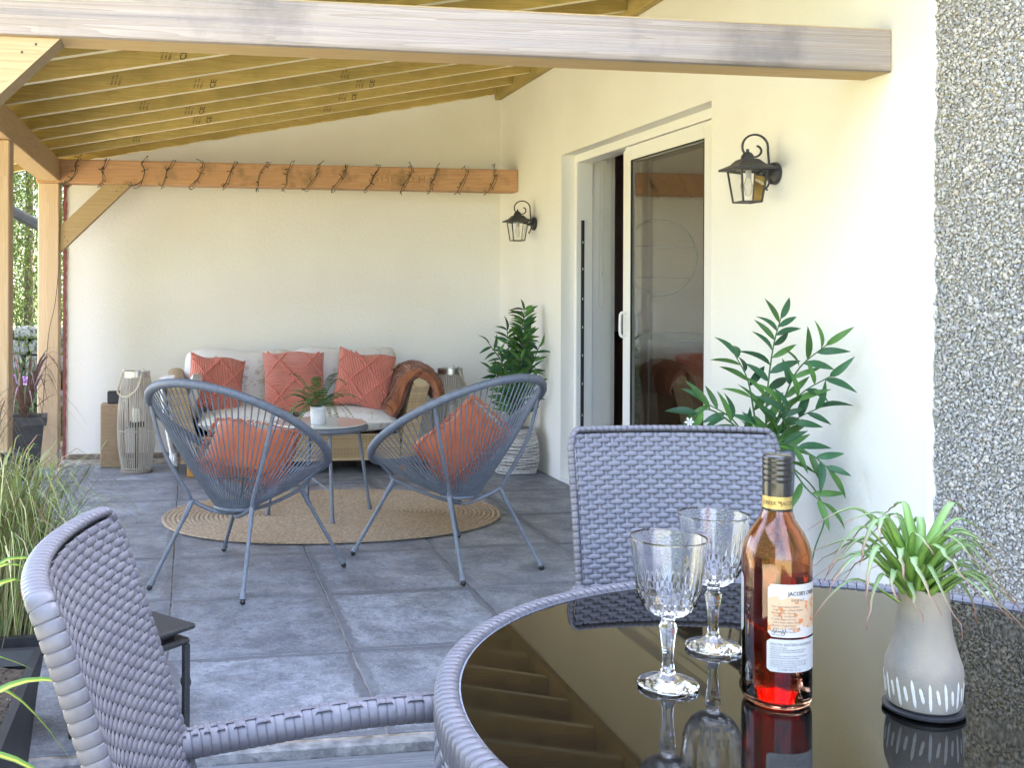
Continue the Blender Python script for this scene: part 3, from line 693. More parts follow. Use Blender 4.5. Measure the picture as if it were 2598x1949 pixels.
# ================================================================ SOFA
sf = thing('wicker_sofa', 'wicker sofa with cream floral cushions against the back wall', 'sofa', (.715, 7.28, 0))
wk = mat('wicker_natural', (.42, .29, .16), .6, island=[(.30,.20,.10),(.46,.33,.18),(.38,.25,.13),(.52,.40,.24),(.42,.30,.17),(.34,.26,.17)])
wk2 = mat('wicker_back', (.20, .13, .07), .8)
Yf = -.34      # front plane local
flo = None
def floral():
    m = mat('floral_fabric', (.80, .78, .75), .85, sheen=.2)
    n = m.node_tree.nodes; l = m.node_tree.links.new; b = n['Principled BSDF']
    tc = n.new('ShaderNodeTexCoord')
    nz = n.new('ShaderNodeTexNoise'); nz.inputs['Scale'].default_value = 7.5; nz.inputs['Detail'].default_value = 1.5; nz.inputs['Distortion'].default_value = 2.2; l(tc.outputs['Object'], nz.inputs['Vector'])
    s = n.new('ShaderNodeMath'); s.operation = 'MULTIPLY'; s.inputs[1].default_value = 7; l(nz.outputs['Fac'], s.inputs[0])
    p = n.new('ShaderNodeMath'); p.operation = 'PINGPONG'; p.inputs[1].default_value = 1; l(s.outputs[0], p.inputs[0])
    r = n.new('ShaderNodeMapRange'); r.inputs['From Min'].default_value = .0; r.inputs['From Max'].default_value = .16; r.inputs['To Min'].default_value = 1; r.inputs['To Max'].default_value = 0; l(p.outputs[0], r.inputs['Value'])
    n2 = n.new('ShaderNodeTexNoise'); n2.inputs['Scale'].default_value = 3.6; l(tc.outputs['Object'], n2.inputs['Vector'])
    r2 = n.new('ShaderNodeMapRange'); r2.inputs['From Min'].default_value = .48; r2.inputs['From Max'].default_value = .56; l(n2.outputs['Fac'], r2.inputs['Value'])
    k = n.new('ShaderNodeMath'); k.operation = 'MULTIPLY'; l(r.outputs[0], k.inputs[0]); l(r2.outputs[0], k.inputs[1])
    v = n.new('ShaderNodeTexVoronoi'); v.inputs['Scale'].default_value = 16; l(tc.outputs['Object'], v.inputs['Vector'])
    r3 = n.new('ShaderNodeMapRange'); r3.inputs['From Min'].default_value = .30; r3.inputs['From Max'].default_value = .25; r3.inputs['To Max'].default_value = .5; l(v.outputs['Distance'], r3.inputs['Value'])
    r4 = n.new('ShaderNodeMapRange'); r4.inputs['From Min'].default_value = .53; r4.inputs['From Max'].default_value = .58; l(n2.outputs['Fac'], r4.inputs['Value'])
    k2 = n.new('ShaderNodeMath'); k2.operation = 'MULTIPLY'; l(r3.outputs[0], k2.inputs[0]); l(r4.outputs[0], k2.inputs[1])
    mxx = n.new('ShaderNodeMath'); mxx.operation = 'MAXIMUM'; l(k.outputs[0], mxx.inputs[0]); l(k2.outputs[0], mxx.inputs[1])
    x = n.new('ShaderNodeMix'); x.data_type = 'RGBA'; x.inputs[6].default_value = (.64, .63, .61, 1); x.inputs[7].default_value = (.34, .28, .22, 1); l(mxx.outputs[0], x.inputs[0]); l(x.outputs[2], b.inputs['Base Color'])
    return m
flo = floral()
# front panel
xl, xr = -.665, .665
g = MB(); weave(lambda u, v: ((xl+u, Yf, .095+v), (0, -1, 0)), xr-xl, .155, .011, .0075, .006, .0075, .0025, g, .0012, 3)
o = g.build('front_panel', wk, sf, True, None); o['kind'] = 'stuff'
g = MB(); g.bbox(xl, xr, Yf+.006, .30, .09, .25, .004); g.build('base', wk2, sf, False)
g = MB(); g.tube([(xl, Yf-.002, .094), (xr, Yf-.002, .094)], .009, 8); g.tube([(xl, Yf-.002, .252), (xr, Yf-.002, .252)], .008, 8); g.build('front_rail', wk, sf)
# arms flare outward
for s in (-1, 1):
    def armf(u, v, s=s):       # u across 0-.1, v up .09-.60
        z = .09+v; k = v/.51; x = s*(.665+.02*k+.065*k*k + u*(1+.15*k)); return x
    g = MB()
    def fn(u, v): return ((armf(u, v), Yf-.012, .09+v), (0, -1, 0))
    f2 = (lambda u, v: fn(u, v)) if s > 0 else (lambda u, v: fn(.105-u, v))
    weave(f2, .105, .50, .0105, .0075, .006, .0075, .0025, g, .0012, 3)
    o = g.build('arm_panel', wk, sf, True, None); o['kind'] = 'stuff'
    g = MB(); nz_ = 10; vs = []; fs = []
    for i in range(nz_+1):
        v = .51*i/nz_
        for (u, y) in ((.003, Yf-.006), (.103, Yf-.006), (.103, .30), (.003, .30)):
            vs.append((armf(u, v), y, .09+v*.985))
    for i in range(nz_):
        for q in range(4):
            f_ = (i*4+q, i*4+(q+1) % 4, i*4+4+(q+1) % 4, i*4+4+q); fs.append(f_ if s > 0 else f_[::-1])
    fs.append((3, 2, 1, 0)); g.add(vs, fs); g.build('arm_core', wk2, sf, False)
    # inner and outer sides woven (inner side seen past the seat)
    g = MB(); k = (1 if s > 0 else -1)
    def fi(u, v): return ((armf(.0, v), .30-u if s < 0 else Yf+u, .09+v), (-s, 0, 0))
    weave(fi, .64, .50, .022, .011, .008, .011, .003, g, .0012, 3); 
    def fo(u, v): return ((armf(.105, v), Yf+u if s < 0 else .30-u, .09+v), (s, 0, 0))
    weave(fo, .64, .50, .022, .011, .008, .011, .003, g, .0012, 3)
    o = g.build('arm_side', wk, sf, True, None); o['kind'] = 'stuff'
    g = MB(); xc = (armf(.05, .51)); g.tube([(xc, Yf-.018, .60), (xc, -.1, .605), (xc, .1, .615), (xc, .30, .63)], .056, 14, flat=.55, up=(0, 0, 1)); g.build('arm_top', wk, sf)
g = MB(); g.bbox(-.73, .73, .26, .33, .09, .70, .01); g.build('back_frame', wk2, sf, False)
for s in (-1, 1):
    for y in (Yf+.05, .25):
        g = MB(); g.bbox(s*.69-.04, s*.69+.04, y-.04, y+.04, 0, .092, .004); g.build('leg', wood('orange_foot', (.55, .28, .07), (.42, .20, .05), 2), sf, False)
# seat and back cushions
for s in (-1, 1):
    g = pillow(.665, .58, .17, n=20, cpull=.02, seed=3+s); me = g.mesh('seat_cushion', flo, True, 80)
    obj('seat_cushion', me, sf, M=Matrix.Translation((s*.333, -.075, .335)) @ Matrix.Rotation(PI/2, 4, 'X') @ Matrix.Scale(1, 4))
for i, (x, wd) in enumerate(((-.37, .76), (.37, .76))):
    g = pillow(wd, .46, .22, n=24, cpull=.0, seed=8+i, rnd=.10); me = g.mesh('back_cushion', flo, True, 80)
    obj('back_cushion', me, sf, M=Matrix.Translation((x, .20, .565+.012*(i % 2))) @ Matrix.Rotation(R(-12), 4, 'X'))
# side bolster of the left arm: striped fabric pad over the arm
g = pillow(.40, .34, .10, n=14, seed=5); obj('arm_pad', g.mesh('arm_pad', flo, True, 80), sf, M=Matrix.Translation((-.66, -.02, .50)) @ Matrix.Rotation(R(72), 4, 'Z') @ Matrix.Rotation(R(12), 4, 'X'))
bpy.context.view_layer.update()
coral_cushion((.175, 7.235, .575), (R(-16), R(9), R(12)), .385, 'coral knitted cushion at the left end of the sofa, tilted', False, 1)
coral_cushion((.70, 7.20, .590), (R(-18), R(0), R(1)), .425, 'square coral cushion in the middle of the sofa with horizontal ribbing', True, 2)
coral_cushion((1.18, 7.20, .592), (R(-18), R(9), R(-6)), .40, 'coral cushion at the right end of the sofa beside the brown throw', False, 0)

# rust throw over the right arm
th = thing('rust_throw', 'fluffy rust brown throw folded over the right arm of the sofa', 'throw', (1.44, 7.05, 0))
fur = mat('rust_fur', (.27, .095, .035), .95, col2=(.15, .045, .018), scale=16, stretch=(1, 1, .35), bump=.010, bscale=70, sheen=.25, detail=7, lo=.38, hi=.62)
def throwf(u, v):
    # u along depth, v over the arm from the seat side up, across and down outside
    P = [(-.125, .372), (-.095, .40), (-.058, .455), (-.037, .52), (-.008, .592), (.040, .648), (.095, .664), (.150, .640), (.188, .590), (.212, .53), (.19, .475)]
    t = v*(len(P)-1); i = min(int(t), len(P)-2); f_ = t-i; x = P[i][0]*(1-f_)+P[i+1][0]*f_; z = P[i][1]*(1-f_)+P[i+1][1]*f_
    y = -.165+.50*u+.03*math.sin(v*5)*(1-u)
    k = 1.0+.10*math.sin(u*4); fold = .010*math.sin(u*17+v*4)+.006*math.sin(u*31+v*13)
    x += -.015*(1-u)+fold*.8; z += fold*.7+.012*math.sin(u*3.1)+ .03*(1-v)*u
    return Vector((x, y, z))
g = MB()
nu_, nv_ = 48, 64
top = [[throwf(i/nu_, j/nv_) for i in range(nu_+1)] for j in range(nv_+1)]
def nrm(i, j):
    a = top[min(j+1, nv_)][i]-top[max(j-1, 0)][i]; b = top[j][min(i+1, nu_)]-top[j][max(i-1, 0)]
    return b.cross(a).normalized()
cx_ = Vector((.03, 0, .45))
vs = []; 
for s in (0, 1):
    for j in range(nv_+1):
        for i in range(nu_+1):
            n_ = nrm(i, j); e = min(i, nu_-i, 4)/4*min(j, nv_-j, 4)/4; e = math.sin(e*PI/2); d = (.034+.022*max(0, 1-j/nv_*2.2)+.007*random.random())*e
            outw = n_ if n_.dot(top[j][i]-Vector((.03, top[j][i].y, .45))) > 0 else -n_
            vs.append(top[j][i]+outw*(d if s else -d*.8))
W1 = nu_+1; off_ = W1*(nv_+1); fs = []
for j in range(nv_):
    for i in range(nu_):
        a = j*W1+i; fs.append((a+off_, a+1+off_, a+1+W1+off_, a+W1+off_)); fs.append((a+W1, a+1+W1, a+1, a))
g.add(vs, fs); g.build('fabric', fur, th, True, None)
fz = MB()
for k in range(9000):
    i = random.randrange(2, nu_-2); j = random.randrange(2, nv_-2); p = vs[off_+j*W1+i]; q = vs[off_+j*W1+i+1]; p = p.lerp(q, random.random()); d = (vs[off_+j*W1+i]-vs[j*W1+i]); d = d.normalized() if d.length > 1e-5 else Vector((0, 0, 1))
    d = (d+Vector((random.uniform(-.8, .8), random.uniform(-.8, .8), random.uniform(-.8, .8)))).normalized(); s_ = d.orthogonal().normalized()*.0018
    fz.add([p-s_-d*.002, p+s_-d*.002, p+d*random.uniform(.005, .011)], [(0, 1, 2)])
o = fz.build('fur_fibre', fur, th, False); o['kind'] = 'stuff'
# white fringed throw hanging outside the left arm
wt = thing('white_throw', 'white fringed throw hanging down outside the left arm of the sofa', 'throw', (-.155, 7.10, 0))
cwm = mat('white_cotton', (.74, .73, .74), .95, bump=.002, bscale=200, sheen=.2)
g = MB(); g.grid(lambda u, v: (.05+.02*math.sin(u*9)-.075*v**.7+.02*(1 if v > .9 else 0)+.09*max(0, v-.9)*8*0.9, -.20+.34*u, .155+.475*v+.006*math.sin(u*20)), 24, 20)
g.grid(lambda u, v: (-.024+.02*math.sin(u*9)+.15*v, -.20+.34*u, .63+.02*math.sin(v*PI)-.03*v), 24, 8)
g.build('fabric', cwm, wt, True, None)
g = MB()
for k in range(26):
    y = -.20+.34*k/25; x = .05+.02*math.sin(k/25*9); l_ = random.uniform(.075, .10)
    g.tube(bez([(x, y, .16), (x+random.uniform(-.006, .006), y+random.uniform(-.006, .006), .16-l_*.4), (x+random.uniform(-.012, .012), y+random.uniform(-.01, .01), .16-l_)], 3), [.006, .0065, .005, .006, .0065, .006, .0045], 6)
o = g.build('fringe', cwm, wt); o['kind'] = 'stuff'

# burnt orange cushions in the string chairs
oc = mat('orange_cover', (.46, .125, .05), .9, col2=(.39, .10, .04), scale=5, bump=.002, bscale=220, sheen=.4)
of = mat('orange_fringe', (.50, .13, .045), .95, sheen=.4)
def ocush(loc, rot, label):
    t = thing('orange_cushion', label, 'cushion', loc, 0, 'fringed orange cushions in the string chairs'); t.rotation_euler = rot
    w_, h_ = .385, .265; pillow(w_, h_, .15, n=22, seed=9).build('cover', oc, t, True, 80)
    g = MB()
    for side in (-1, 1):
        for k in range(170):
            a = -1+2*k/169
            for q in range(2):
                x = side*w_/2*(.86+.1*q); z = a*h_/2*.97
                if k % 2: x, z = a*w_/2*.97, (.86+.1*q)*h_/2*side*(1 if side > 0 else .9)
                a = z*2/h_; e = max(0, 1-abs(x*2/w_)**2.6)*max(0, 1-abs(a)**2.6); y0 = .085*e**.42
                sg = -1 if (k+q) % 2 else 1
                d = Vector((side*random.uniform(.3, 1), sg*random.uniform(.2, 1), random.uniform(-.8, .8))).normalized()
                p = Vector((x, sg*y0, z)); g.tube([p, p+d*.010, p+d*.019+Vector((0, 0, -.004))], [.0024, .0028, .0016], 4); a = -1+2*k/169
    o = g.build('fringe', of, t, True, None); o['kind'] = 'stuff'
    return t
ocush((.25, 4.55, .515), (R(-38), R(6), facing(.5825, .8134)+.1), 'burnt orange cushion lying in the left string chair')
ocush((1.20, 4.60, .530), (R(-40), R(-33), facing(-.4314, .9019)-.1), 'fringed orange cushion propped in the right string chair')

# ================================================================ LOW ROUND TABLE
lt = thing('low_round_table', 'low round glass topped table with cord edge between the string chairs', 'table', (.69, 5.68, 0))
g = MB(); n = 420; g.tube([(.245*math.cos(2*PI*i/n), .245*math.sin(2*PI*i/n), .475) for i in range(n)], [.0155+(.0018 if i % 3 else -.0006) for i in range(n)], 8, True); g.build('rim', cordm, lt, True, None)
g = MB(); g.lathe([(0, .492), (.248, .492), (.251, .494), (.251, .498), (.248, .500), (0, .500)], 64)
g.build('table_top', mat('table_glass', (.58, .60, .55), .06, spec=.5, ior=1.4), lt, True, 30)
for k in range(4):
    a = R(7+90*k); tp = Vector((.215*math.cos(a), .215*math.sin(a), .465)); ft = Vector((.285*math.cos(a), .285*math.sin(a), .0))
    g = MB(); g.tube([tp, tp*.1+ft*.9+Vector((0, 0, .0)), ft*.97+tp*.03], [.0095, .0095, .0095], 10); lg = g.build('leg', cordm, lt)
    g = MB(); d = tp-ft; g.tube([ft+d*.03, ft+d*.09], .0125, 10); g.build('collar', cordm, lg)
    g = MB(); g.blob((ft.x, ft.y, .0125), .013); g.build('rubber_foot', MATS['black_rubber_foot'], lg)
for k in range(2):
    P = []
    for s in (0, 2):
        a = R(7+90*(k+s)); P.append((.26*math.cos(a), .26*math.sin(a), .165+.004*k))
    g = MB(); g.tube(P, .006, 8); g.build('stretcher', cordm, lt)
# fern
leafg = mat('fern_green', (.045, .11, .025), .5, island=[(.03,.08,.02),(.06,.14,.03),(.045,.11,.03),(.09,.17,.04)])
fp = thing('potted_fern', 'small artificial fern in a white stone pot on the low round table', 'potted plant', (.672, 5.60, .5005))
g = MB(); g.lathe([(0, 0), (.036, 0), (.039, .004), (.043, .088), (.042, .091), (.038, .091), (.037, .080), (0, .079)], 28)
g.build('pot', mat('white_stone_pot', (.72, .72, .74), .8, col2=(.60, .60, .63), scale=60, bump=.002, bscale=120), fp)
r_ = random.Random(4)
for k in range(27):
    a = k*2.399; ln = r_.uniform(.16, .27); up = r_.uniform(.06, .17) if k % 5 else .22; dr = r_.uniform(.02, .20)
    if k % 4 == 0: dr = .24; up = .05
    P = [Vector((math.cos(a)*ln*t*(1-.1*t), math.sin(a)*ln*t*(1-.1*t), .085+up*math.sin(min(t*1.5, 1.57))-dr*max(0, t-.35)**1.6)) for t in [i/10 for i in range(11)]]
    P = bez(P, 2); g = MB(); g.tube(P, [.0016*(1-.7*i/len(P)) for i in range(len(P))], 4)
    for i in range(4, len(P)-1):
        d = (P[i+1]-P[i-1]).normalized(); sd = d.cross(Vector((0, 0, 1))).normalized(); t = i/len(P); pl_ = .030*math.sin(PI*min(1, t*.95+.08))**.7
        for s in (-1, 1):
            q = P[i]; e = q+sd*s*pl_+d*.006+Vector((0, 0, -.004)); w_ = d*.0042
            g.add([q-w_*.6, (q*.5+e*.5)-w_+Vector((0, 0, .002)), e, (q*.5+e*.5)+w_+Vector((0, 0, .002)), q+w_*.6], [(0, 1, 2, 3, 4)])
    g.build('frond', leafg, fp, False)

# ================================================================ BAMBOO LANTERNS, STUMP, BOX
def profile(z):      # z 0..1 of slat height
    return .088+.042*math.sin(PI*min(1, z*.93+.03))**.9 - .012*z
bam = mat('bamboo_grey', (.46, .42, .36), .75, col2=(.36, .32, .27), scale=25, stretch=(1, 1, .2))
steel = mat('brushed_steel', (.6, .58, .55), .3, 1, col2=(.45, .43, .40), scale=60, stretch=(1, 1, .1))
def lantern(loc, rz, label, h=.69):
    t = thing('bamboo_lantern', label, 'lantern', loc, rz, 'tall slatted bamboo lanterns beside the sofa')
    g = MB(); g.lathe([(0, 0), (.105, 0), (.108, .008), (.104, .016), (0, .018)], 28); g.build('base', mat('lantern_base', (.22, .18, .15), .8), t)
    n = 46; g = MB(); P = [(profile(i/12), 0, .014+(h-.06)*i/12) for i in range(13)]; g.tube(P, .0034, 5); sm = g.mesh('slat', bam)
    for k in range(n): obj('slat', sm, t, rot=(0, 0, 2*PI*k/n+random.uniform(-.012, .012)))
    g = MB()
    for z in (.03, .42): r = profile(z)-.002; g.tube([(r*math.cos(a*PI/18), r*math.sin(a*PI/18), .014+(h-.06)*z) for a in range(36)], .004, 5, True)
    g.build('hoop', bam, t)
    r = profile(1)+.004; g = MB(); g.lathe([(r-.003, h-.062), (r+.001, h-.062), (r+.001, h-.022), (r-.003, h-.022)], 32, close=True); g.build('collar', steel, t)
    g = MB(); g.lathe([(.0, .30), (.055, .30), (.055, .33), (.0, .33)], 20); g.tube([(.0, 0, .02), (0, 0, .3)], .01, 6)
    g.build('candle_shelf', mat('dark_metal', (.03, .03, .03), .5), t)
    g = MB(); g.lathe([(.056, .33), (.056, .50), (.053, .50), (.053, .33)], 20, close=True); g.build('glass_cylinder', lamp_glass, t)
    g = MB(); g.tube([(0, 0, .331), (0, 0, .42)], .03, 14); g.build('candle', mat('candle_wax', (.75, .72, .62), .6), t)
    # rope handle drooping from two hooks
    P = [(-r, 0, h-.03), (-r-.022, -.02, h-.10), (-r-.03, -.06, h-.16), (-r*.7, -r*1.1, h-.185), (0, -r-.035, h-.14), (r*.25, -r-.018, h-.09), (r*.45, -r*.9, h-.03)]
    P = bez(P, 10); g = MB()
    for ph in (0, 1):
        Q = [Vector(p)+Vector((.0042*math.cos(i*1.1+ph*PI), .002, .0042*math.sin(i*1.1+ph*PI))) for i, p in enumerate(P)]; g.tube(Q, .0048, 6)
    g.build('rope_handle', mat('rope', (.50, .43, .33), .9), t)
    for p in ((-r, 0), (r*.45, -r*.9)):
        g = MB(); g.tube(bez([(p[0], p[1], h-.045), (p[0], p[1], h-.012), (p[0]+.008, p[1], h-.004), (p[0]+.012, p[1], h-.014)], 4), .0022, 5); g.build('hook', steel, t)
    return t
l1 = lantern((-.345, 7.22, 0), R(0), 'tall slatted bamboo lantern left of the sofa, beside the wooden block')
dup(l1, (1.79, 7.22, 0), R(120), 'tall slatted bamboo lantern right of the sofa behind the string chair')
g = MB(); g.bbox(-.078, .078, -.075, .075, 0, .43, .006)
st_ = g.build('wood_block', wood('block_pine', (.50, .36, .24), (.36, .23, .13), 0, stain=(9, (.18, .12, .08), .55, .75)), None, False, loc=(-.515, 7.47, 0)); tag(st_, 'upright square timber block beside the left bamboo lantern', 'wood block')
sp = thing('black_speaker', 'small black box speaker standing on the timber block', 'speaker', (-.50, 7.46, .43))
g = MB(); g.bbox(-.05, .05, -.035, .035, .001, .085, .005); g.build('body', mat('black_plastic', (.02, .02, .025), .4), sp, False)
for k in range(6):
    g = MB(); g.box(-.042, .042, -.037, -.0352, .012+.011*k, .018+.011*k); g.build('grille_bar', mat('grille', (.05, .05, .06), .5), sp, False)

# ================================================================ LEAFY PLANTS
def leaf_mesh(name, L_, W_, m, droop=.25, seg=6):
    g = MB(); vs = []; fs = []
    for i in range(seg+1):
        t = i/seg; w_ = W_/2*math.sin(PI*t**.8)**.85*(1 if t < 1 else 0)+.0004; z = -droop*L_*t*t+.04*L_*math.sin(PI*t)
        vs += [(-w_, L_*t, z+w_*.35), (0, L_*t, z), (w_, L_*t, z+w_*.35)]
    for i in range(seg):
        a = i*3; fs += [(a, a+1, a+4, a+3), (a+1, a+2, a+5, a+4)]
    g.add(vs, fs); return g.mesh(name, m)
def leaf_mat(name, c, c2):
    m = mat(name, c, .42, col2=c2, scale=8, spec=.4)
    n = m.node_tree.nodes; l = m.node_tree.links.new; b = n['Principled BSDF']
    b.inputs['Subsurface Weight'].default_value = .0
    oi = n.new('ShaderNodeObjectInfo'); hs = n.new('ShaderNodeHueSaturation'); r = n.new('ShaderNodeMapRange'); r.inputs['To Min'].default_value = .65; r.inputs['To Max'].default_value = 1.45
    l(oi.outputs['Random'], r.inputs['Value']); l(r.outputs[0], hs.inputs['Value'])
    src = b.inputs['Base Color'].links[0].from_socket; l(src, hs.inputs['Color']); l(hs.outputs[0], b.inputs['Base Color'])
    tr = n.new('ShaderNodeBsdfTranslucent'); ms = n.new('ShaderNodeMixShader'); ms.inputs[0].default_value = .25
    l(hs.outputs[0], tr.inputs['Color']); l(b.outputs[0], ms.inputs[1]); l(tr.outputs[0], ms.inputs[2]); l(ms.outputs[0], n['Material Output'].inputs['Surface'])
    return m
green1 = leaf_mat('leaf_green', (.085, .20, .045), (.045, .12, .03))
green2 = leaf_mat('leaf_dark', (.04, .12, .05), (.025, .075, .04))
stem_m = mat('stem_green', (.06, .13, .05), .6)
def branch(t, pts, leafs, n, span=(.15, 1), r0=.004, flat=Vector((0, -1, .2)), ang=50, seed=0, stemm=None, ls=(1, .6)):
    rr = random.Random(seed); P = bez(pts, 8); m = len(P)
    g = MB(); g.tube(P, [r0*(1-.65*i/m) for i in range(m)], 6); g.build('stem', stemm or stem_m, t)
    for k in range(n):
        f_ = span[0]+(span[1]-span[0])*k/(n-1); i = min(m-2, int(f_*(m-1))); p = P[i]; d = (P[i+1]-P[max(i-1, 0)]).normalized()
        side = 1 if k % 2 else -1
        ax = flat.normalized(); s_ = d.cross(ax); s_.normalize(); an = R(ang+rr.uniform(-14, 14))*(1 if k < n-1 else .1)
        ld = d*math.cos(an)+s_*side*math.sin(an)+ax*rr.uniform(-.35, .35); ld.normalize()
        nn = (ax+Vector((rr.uniform(-.5, .5), rr.uniform(-.5, .5), rr.uniform(.0, .9)))).normalized()
        xx = ld.cross(nn).normalized(); zz = xx.cross(ld)
        sc = (ls[0]+(ls[1]-ls[0])*f_)*rr.uniform(.85, 1.15)
        M = Matrix((xx, ld, zz)).transposed().to_4x4(); M = Matrix.Translation(p) @ M @ Matrix.Scale(sc, 4)
        obj('leaf', rr.choice(leafs), t, M=M)
# basket plant in the corner by the door
bp_ = thing('basket_plant', 'leafy green plant in a round woven basket in the corner by the door', 'potted plant', (2.145, 6.84, 0))
wb_m = mat('white_wicker', (.55, .53, .52), .8, island=[(.62,.60,.58),(.42,.40,.39),(.54,.52,.50),(.68,.67,.66),(.33,.31,.30)])
def brad(z):
    t = z/.30; return .112+.05*math.sin(PI*min(1, t*.86+.1))**.8-.012*t
g = MB(); g.lathe([(0, .002), (.10, .002)]+[(brad(.3*i/10)-.006, .3*i/10) for i in range(11)]+[(brad(.3)-.012, .298), (brad(.2)-.02, .2), (0, .2)], 32); bk = g.build('basket', mat('basket_core', (.25, .23, .22), .9), bp_)
g = MB()
nr = 26
for j in range(nr):
    z = .010+.285*j/(nr-1); P = []; r = brad(z); n = 120; o_ = random.uniform(0, 6)
    for i in range(n):
        a = 2*PI*i/n; P.append(((r+.004*math.sin(i*PI/2.5+j*PI)+random.uniform(-.0012, .0012))*math.cos(a), (r+.004*math.sin(i*PI/2.5+j*PI))*math.sin(a), z+.004*math.sin(a*3+o_)+random.uniform(-.0015, .0015)))
    g.tube(P, .0052, 4, True)
o = g.build('basket_weave', wb_m, bp_, True, None); o['kind'] = 'stuff'
lm1 = [leaf_mesh('leaf', .13, .031, green1), leaf_mesh('leaf', .12, .028, green2, .4), leaf_mesh('leaf', .14, .032, green1, .1)]
dk_stem = mat('dark_stem', (.03, .04, .025), .6)
for k, (tx, ty, tz, n, ) in enumerate(((.05, -.02, 1.11, 52), (.03, -.06, 1.02, 44), (.07, -.04, .93, 30), (.0, -.05, .9, 22), (-.08, -.06, .97, 30), (.05, -.03, .90, 26), (-.22, -.08, .88, 20), (.115, -.16, .86, 16), (.10, -.1, .72, 16), (-.13, -.1, .76, 18), (0, -.12, .78, 20), (-.18, .0, .70, 14), (.07, -.2, .62, 12))):
    b = Vector((.025*math.cos(k), .025*math.sin(k), .2))
    P = [b, b+Vector((tx*.2, ty*.2, (tz-.2)*.4)), b+Vector((tx*.55, ty*.55, (tz-.2)*.75)), Vector((tx, ty, tz))]
    branch(bp_, P, lm1, int(n*.8), (.36, 1), .006, Vector((.1, -1, .25)), 58, k, dk_stem, (1.05, .75))
# tall plant behind the rear dining chair
tp_ = thing('tall_plant', 'tall artificial plant with pointed leaves in a blue grey pot behind the dining chair', 'potted plant', (2.08, 3.62, 0))
g = MB(); g.lathe([(0, 0), (.085, 0), (.09, .01), (.112, .60), (.114, .625), (.108, .63), (.104, .61), (0, .58)], 32); g.build('pot', mat('blue_grey_pot', (.20, .24, .30), .5), tp_)
lm2 = [leaf_mesh('leaf', .125, .026, green1, .3), leaf_mesh('leaf', .115, .030, green2, .5), leaf_mesh('leaf', .135, .027, green1, .15), leaf_mesh('leaf', .12, .032, green2, .2)]
tips = [  # x, y, z of tips relative to the pot, leaf count
 (.11, .06, 1.12, 26), (.14, -.20, 1.03, 20), (.13, -.24, .92, 16), (-.08, .07, .98, 16), (-.21, .06, .80, 14), (.13, -.22, .58, 14), (-.27, .05, .72, 14), (.12, -.20, .46, 10), (.02, -.14, .80, 12), (.14, -.16, .80, 14)]
for k, (x, y, z, n) in enumerate(tips):
    b = Vector((.03*math.cos(k*2.1), .03*math.sin(k*2.1), .50)); e = Vector((x, y, z)); top_ = max(z-.05, .62)
    if z < .75: P = [b, b*.5+Vector((x*.4, y*.4, .70))*.5+Vector((0, 0, .05)), Vector((x*.7, y*.7, z+.05)), e]
    else: P = [b, Vector((x*.18, y*.2, .5+(z-.5)*.4)), Vector((x*.5, y*.5, .5+(z-.5)*.78)), e]
    branch(tp_, P, lm2, int(n*.72), (.25, 1), .005, Vector((0, -1, .15)), 44, 30+k, None, (1.05, .8))
# thin trailing shoot down the right
g = MB(); g.tube(bez([(.05, -.1, .58), (.13, -.12, .50), (.16, -.14, .40), (.12, -.14, .28), (.09, -.14, .12), (.08, -.14, .0)], 6), .0028, 5); g.build('stem', stem_m, tp_)
wf = thing('white_flower', 'single small white flower on a thin stalk above the dining chair back', 'flower', (1.765, 3.55, 0))
g = MB(); g.tube(bez([(.10, .1, 0), (.06, .05, .45), (.02, .02, .66), (-.01, 0, .74)], 6), .0018, 5); g.build('stalk', stem_m, wf)
for k in range(6):
    a = k*PI/3; g = MB(); g.add([(-.01, 0, .74), (-.01+.012*math.cos(a-.4), -.006, .74+.012*math.sin(a-.4)), (-.01+.020*math.cos(a), -.002, .74+.020*math.sin(a)), (-.01+.012*math.cos(a+.4), -.006, .74+.012*math.sin(a+.4))], [(0, 1, 2, 3)]); g.build('petal', mat('petal_white', (.8, .8, .78), .6), wf, False)

# ================================================================ DINING CHAIRS (grey resin wicker)
rw = mat('resin_wicker', (.15, .155, .19), .45, island=[(.135,.138,.17),(.15,.153,.185),(.125,.128,.16),(.145,.147,.175)])
rwf = mat('resin_wrap', (.122, .122, .145), .42, col2=(.10, .10, .122), scale=25)
rwd = mat('resin_core', (.05, .052, .065), .7)
def wrapped(mb, P, r, pitch=.013, n=10, flat=1.0, up=None, gap=.0012):
    """tube wound with flat strand: every turn is a slightly bulging band"""
    P = [Vector(p) for p in P]; ln = [0]
    for a, b in zip(P, P[1:]): ln.append(ln[-1]+(b-a).length)
    tot = ln[-1]; nt_ = max(2, int(tot/pitch)); Q = []; rad = []
    def at(s):
        s = min(max(s, 0), tot); i = 0
        lo, hi = 0, len(ln)-1
        while hi-lo > 1:
            m_ = (lo+hi)//2
            if ln[m_] <= s: lo = m_
            else: hi = m_
        f_ = (s-ln[lo])/max(1e-9, ln[lo+1]-ln[lo]); return P[lo].lerp(P[lo+1], f_)
    rr = r if callable(r) else (lambda f_: r)
    for k in range(nt_):
        for f_, o_ in ((.012, -gap), (.05, -.0003), (.13, 0), (.5, .0002), (.87, 0), (.95, -.0003), (.988, -gap)):
            s = (k+f_)/nt_*tot; Q.append(at(s)); rad.append(rr(s/tot)+o_)
    mb.tube(Q, rad, n, flat=flat, up=up); return mb
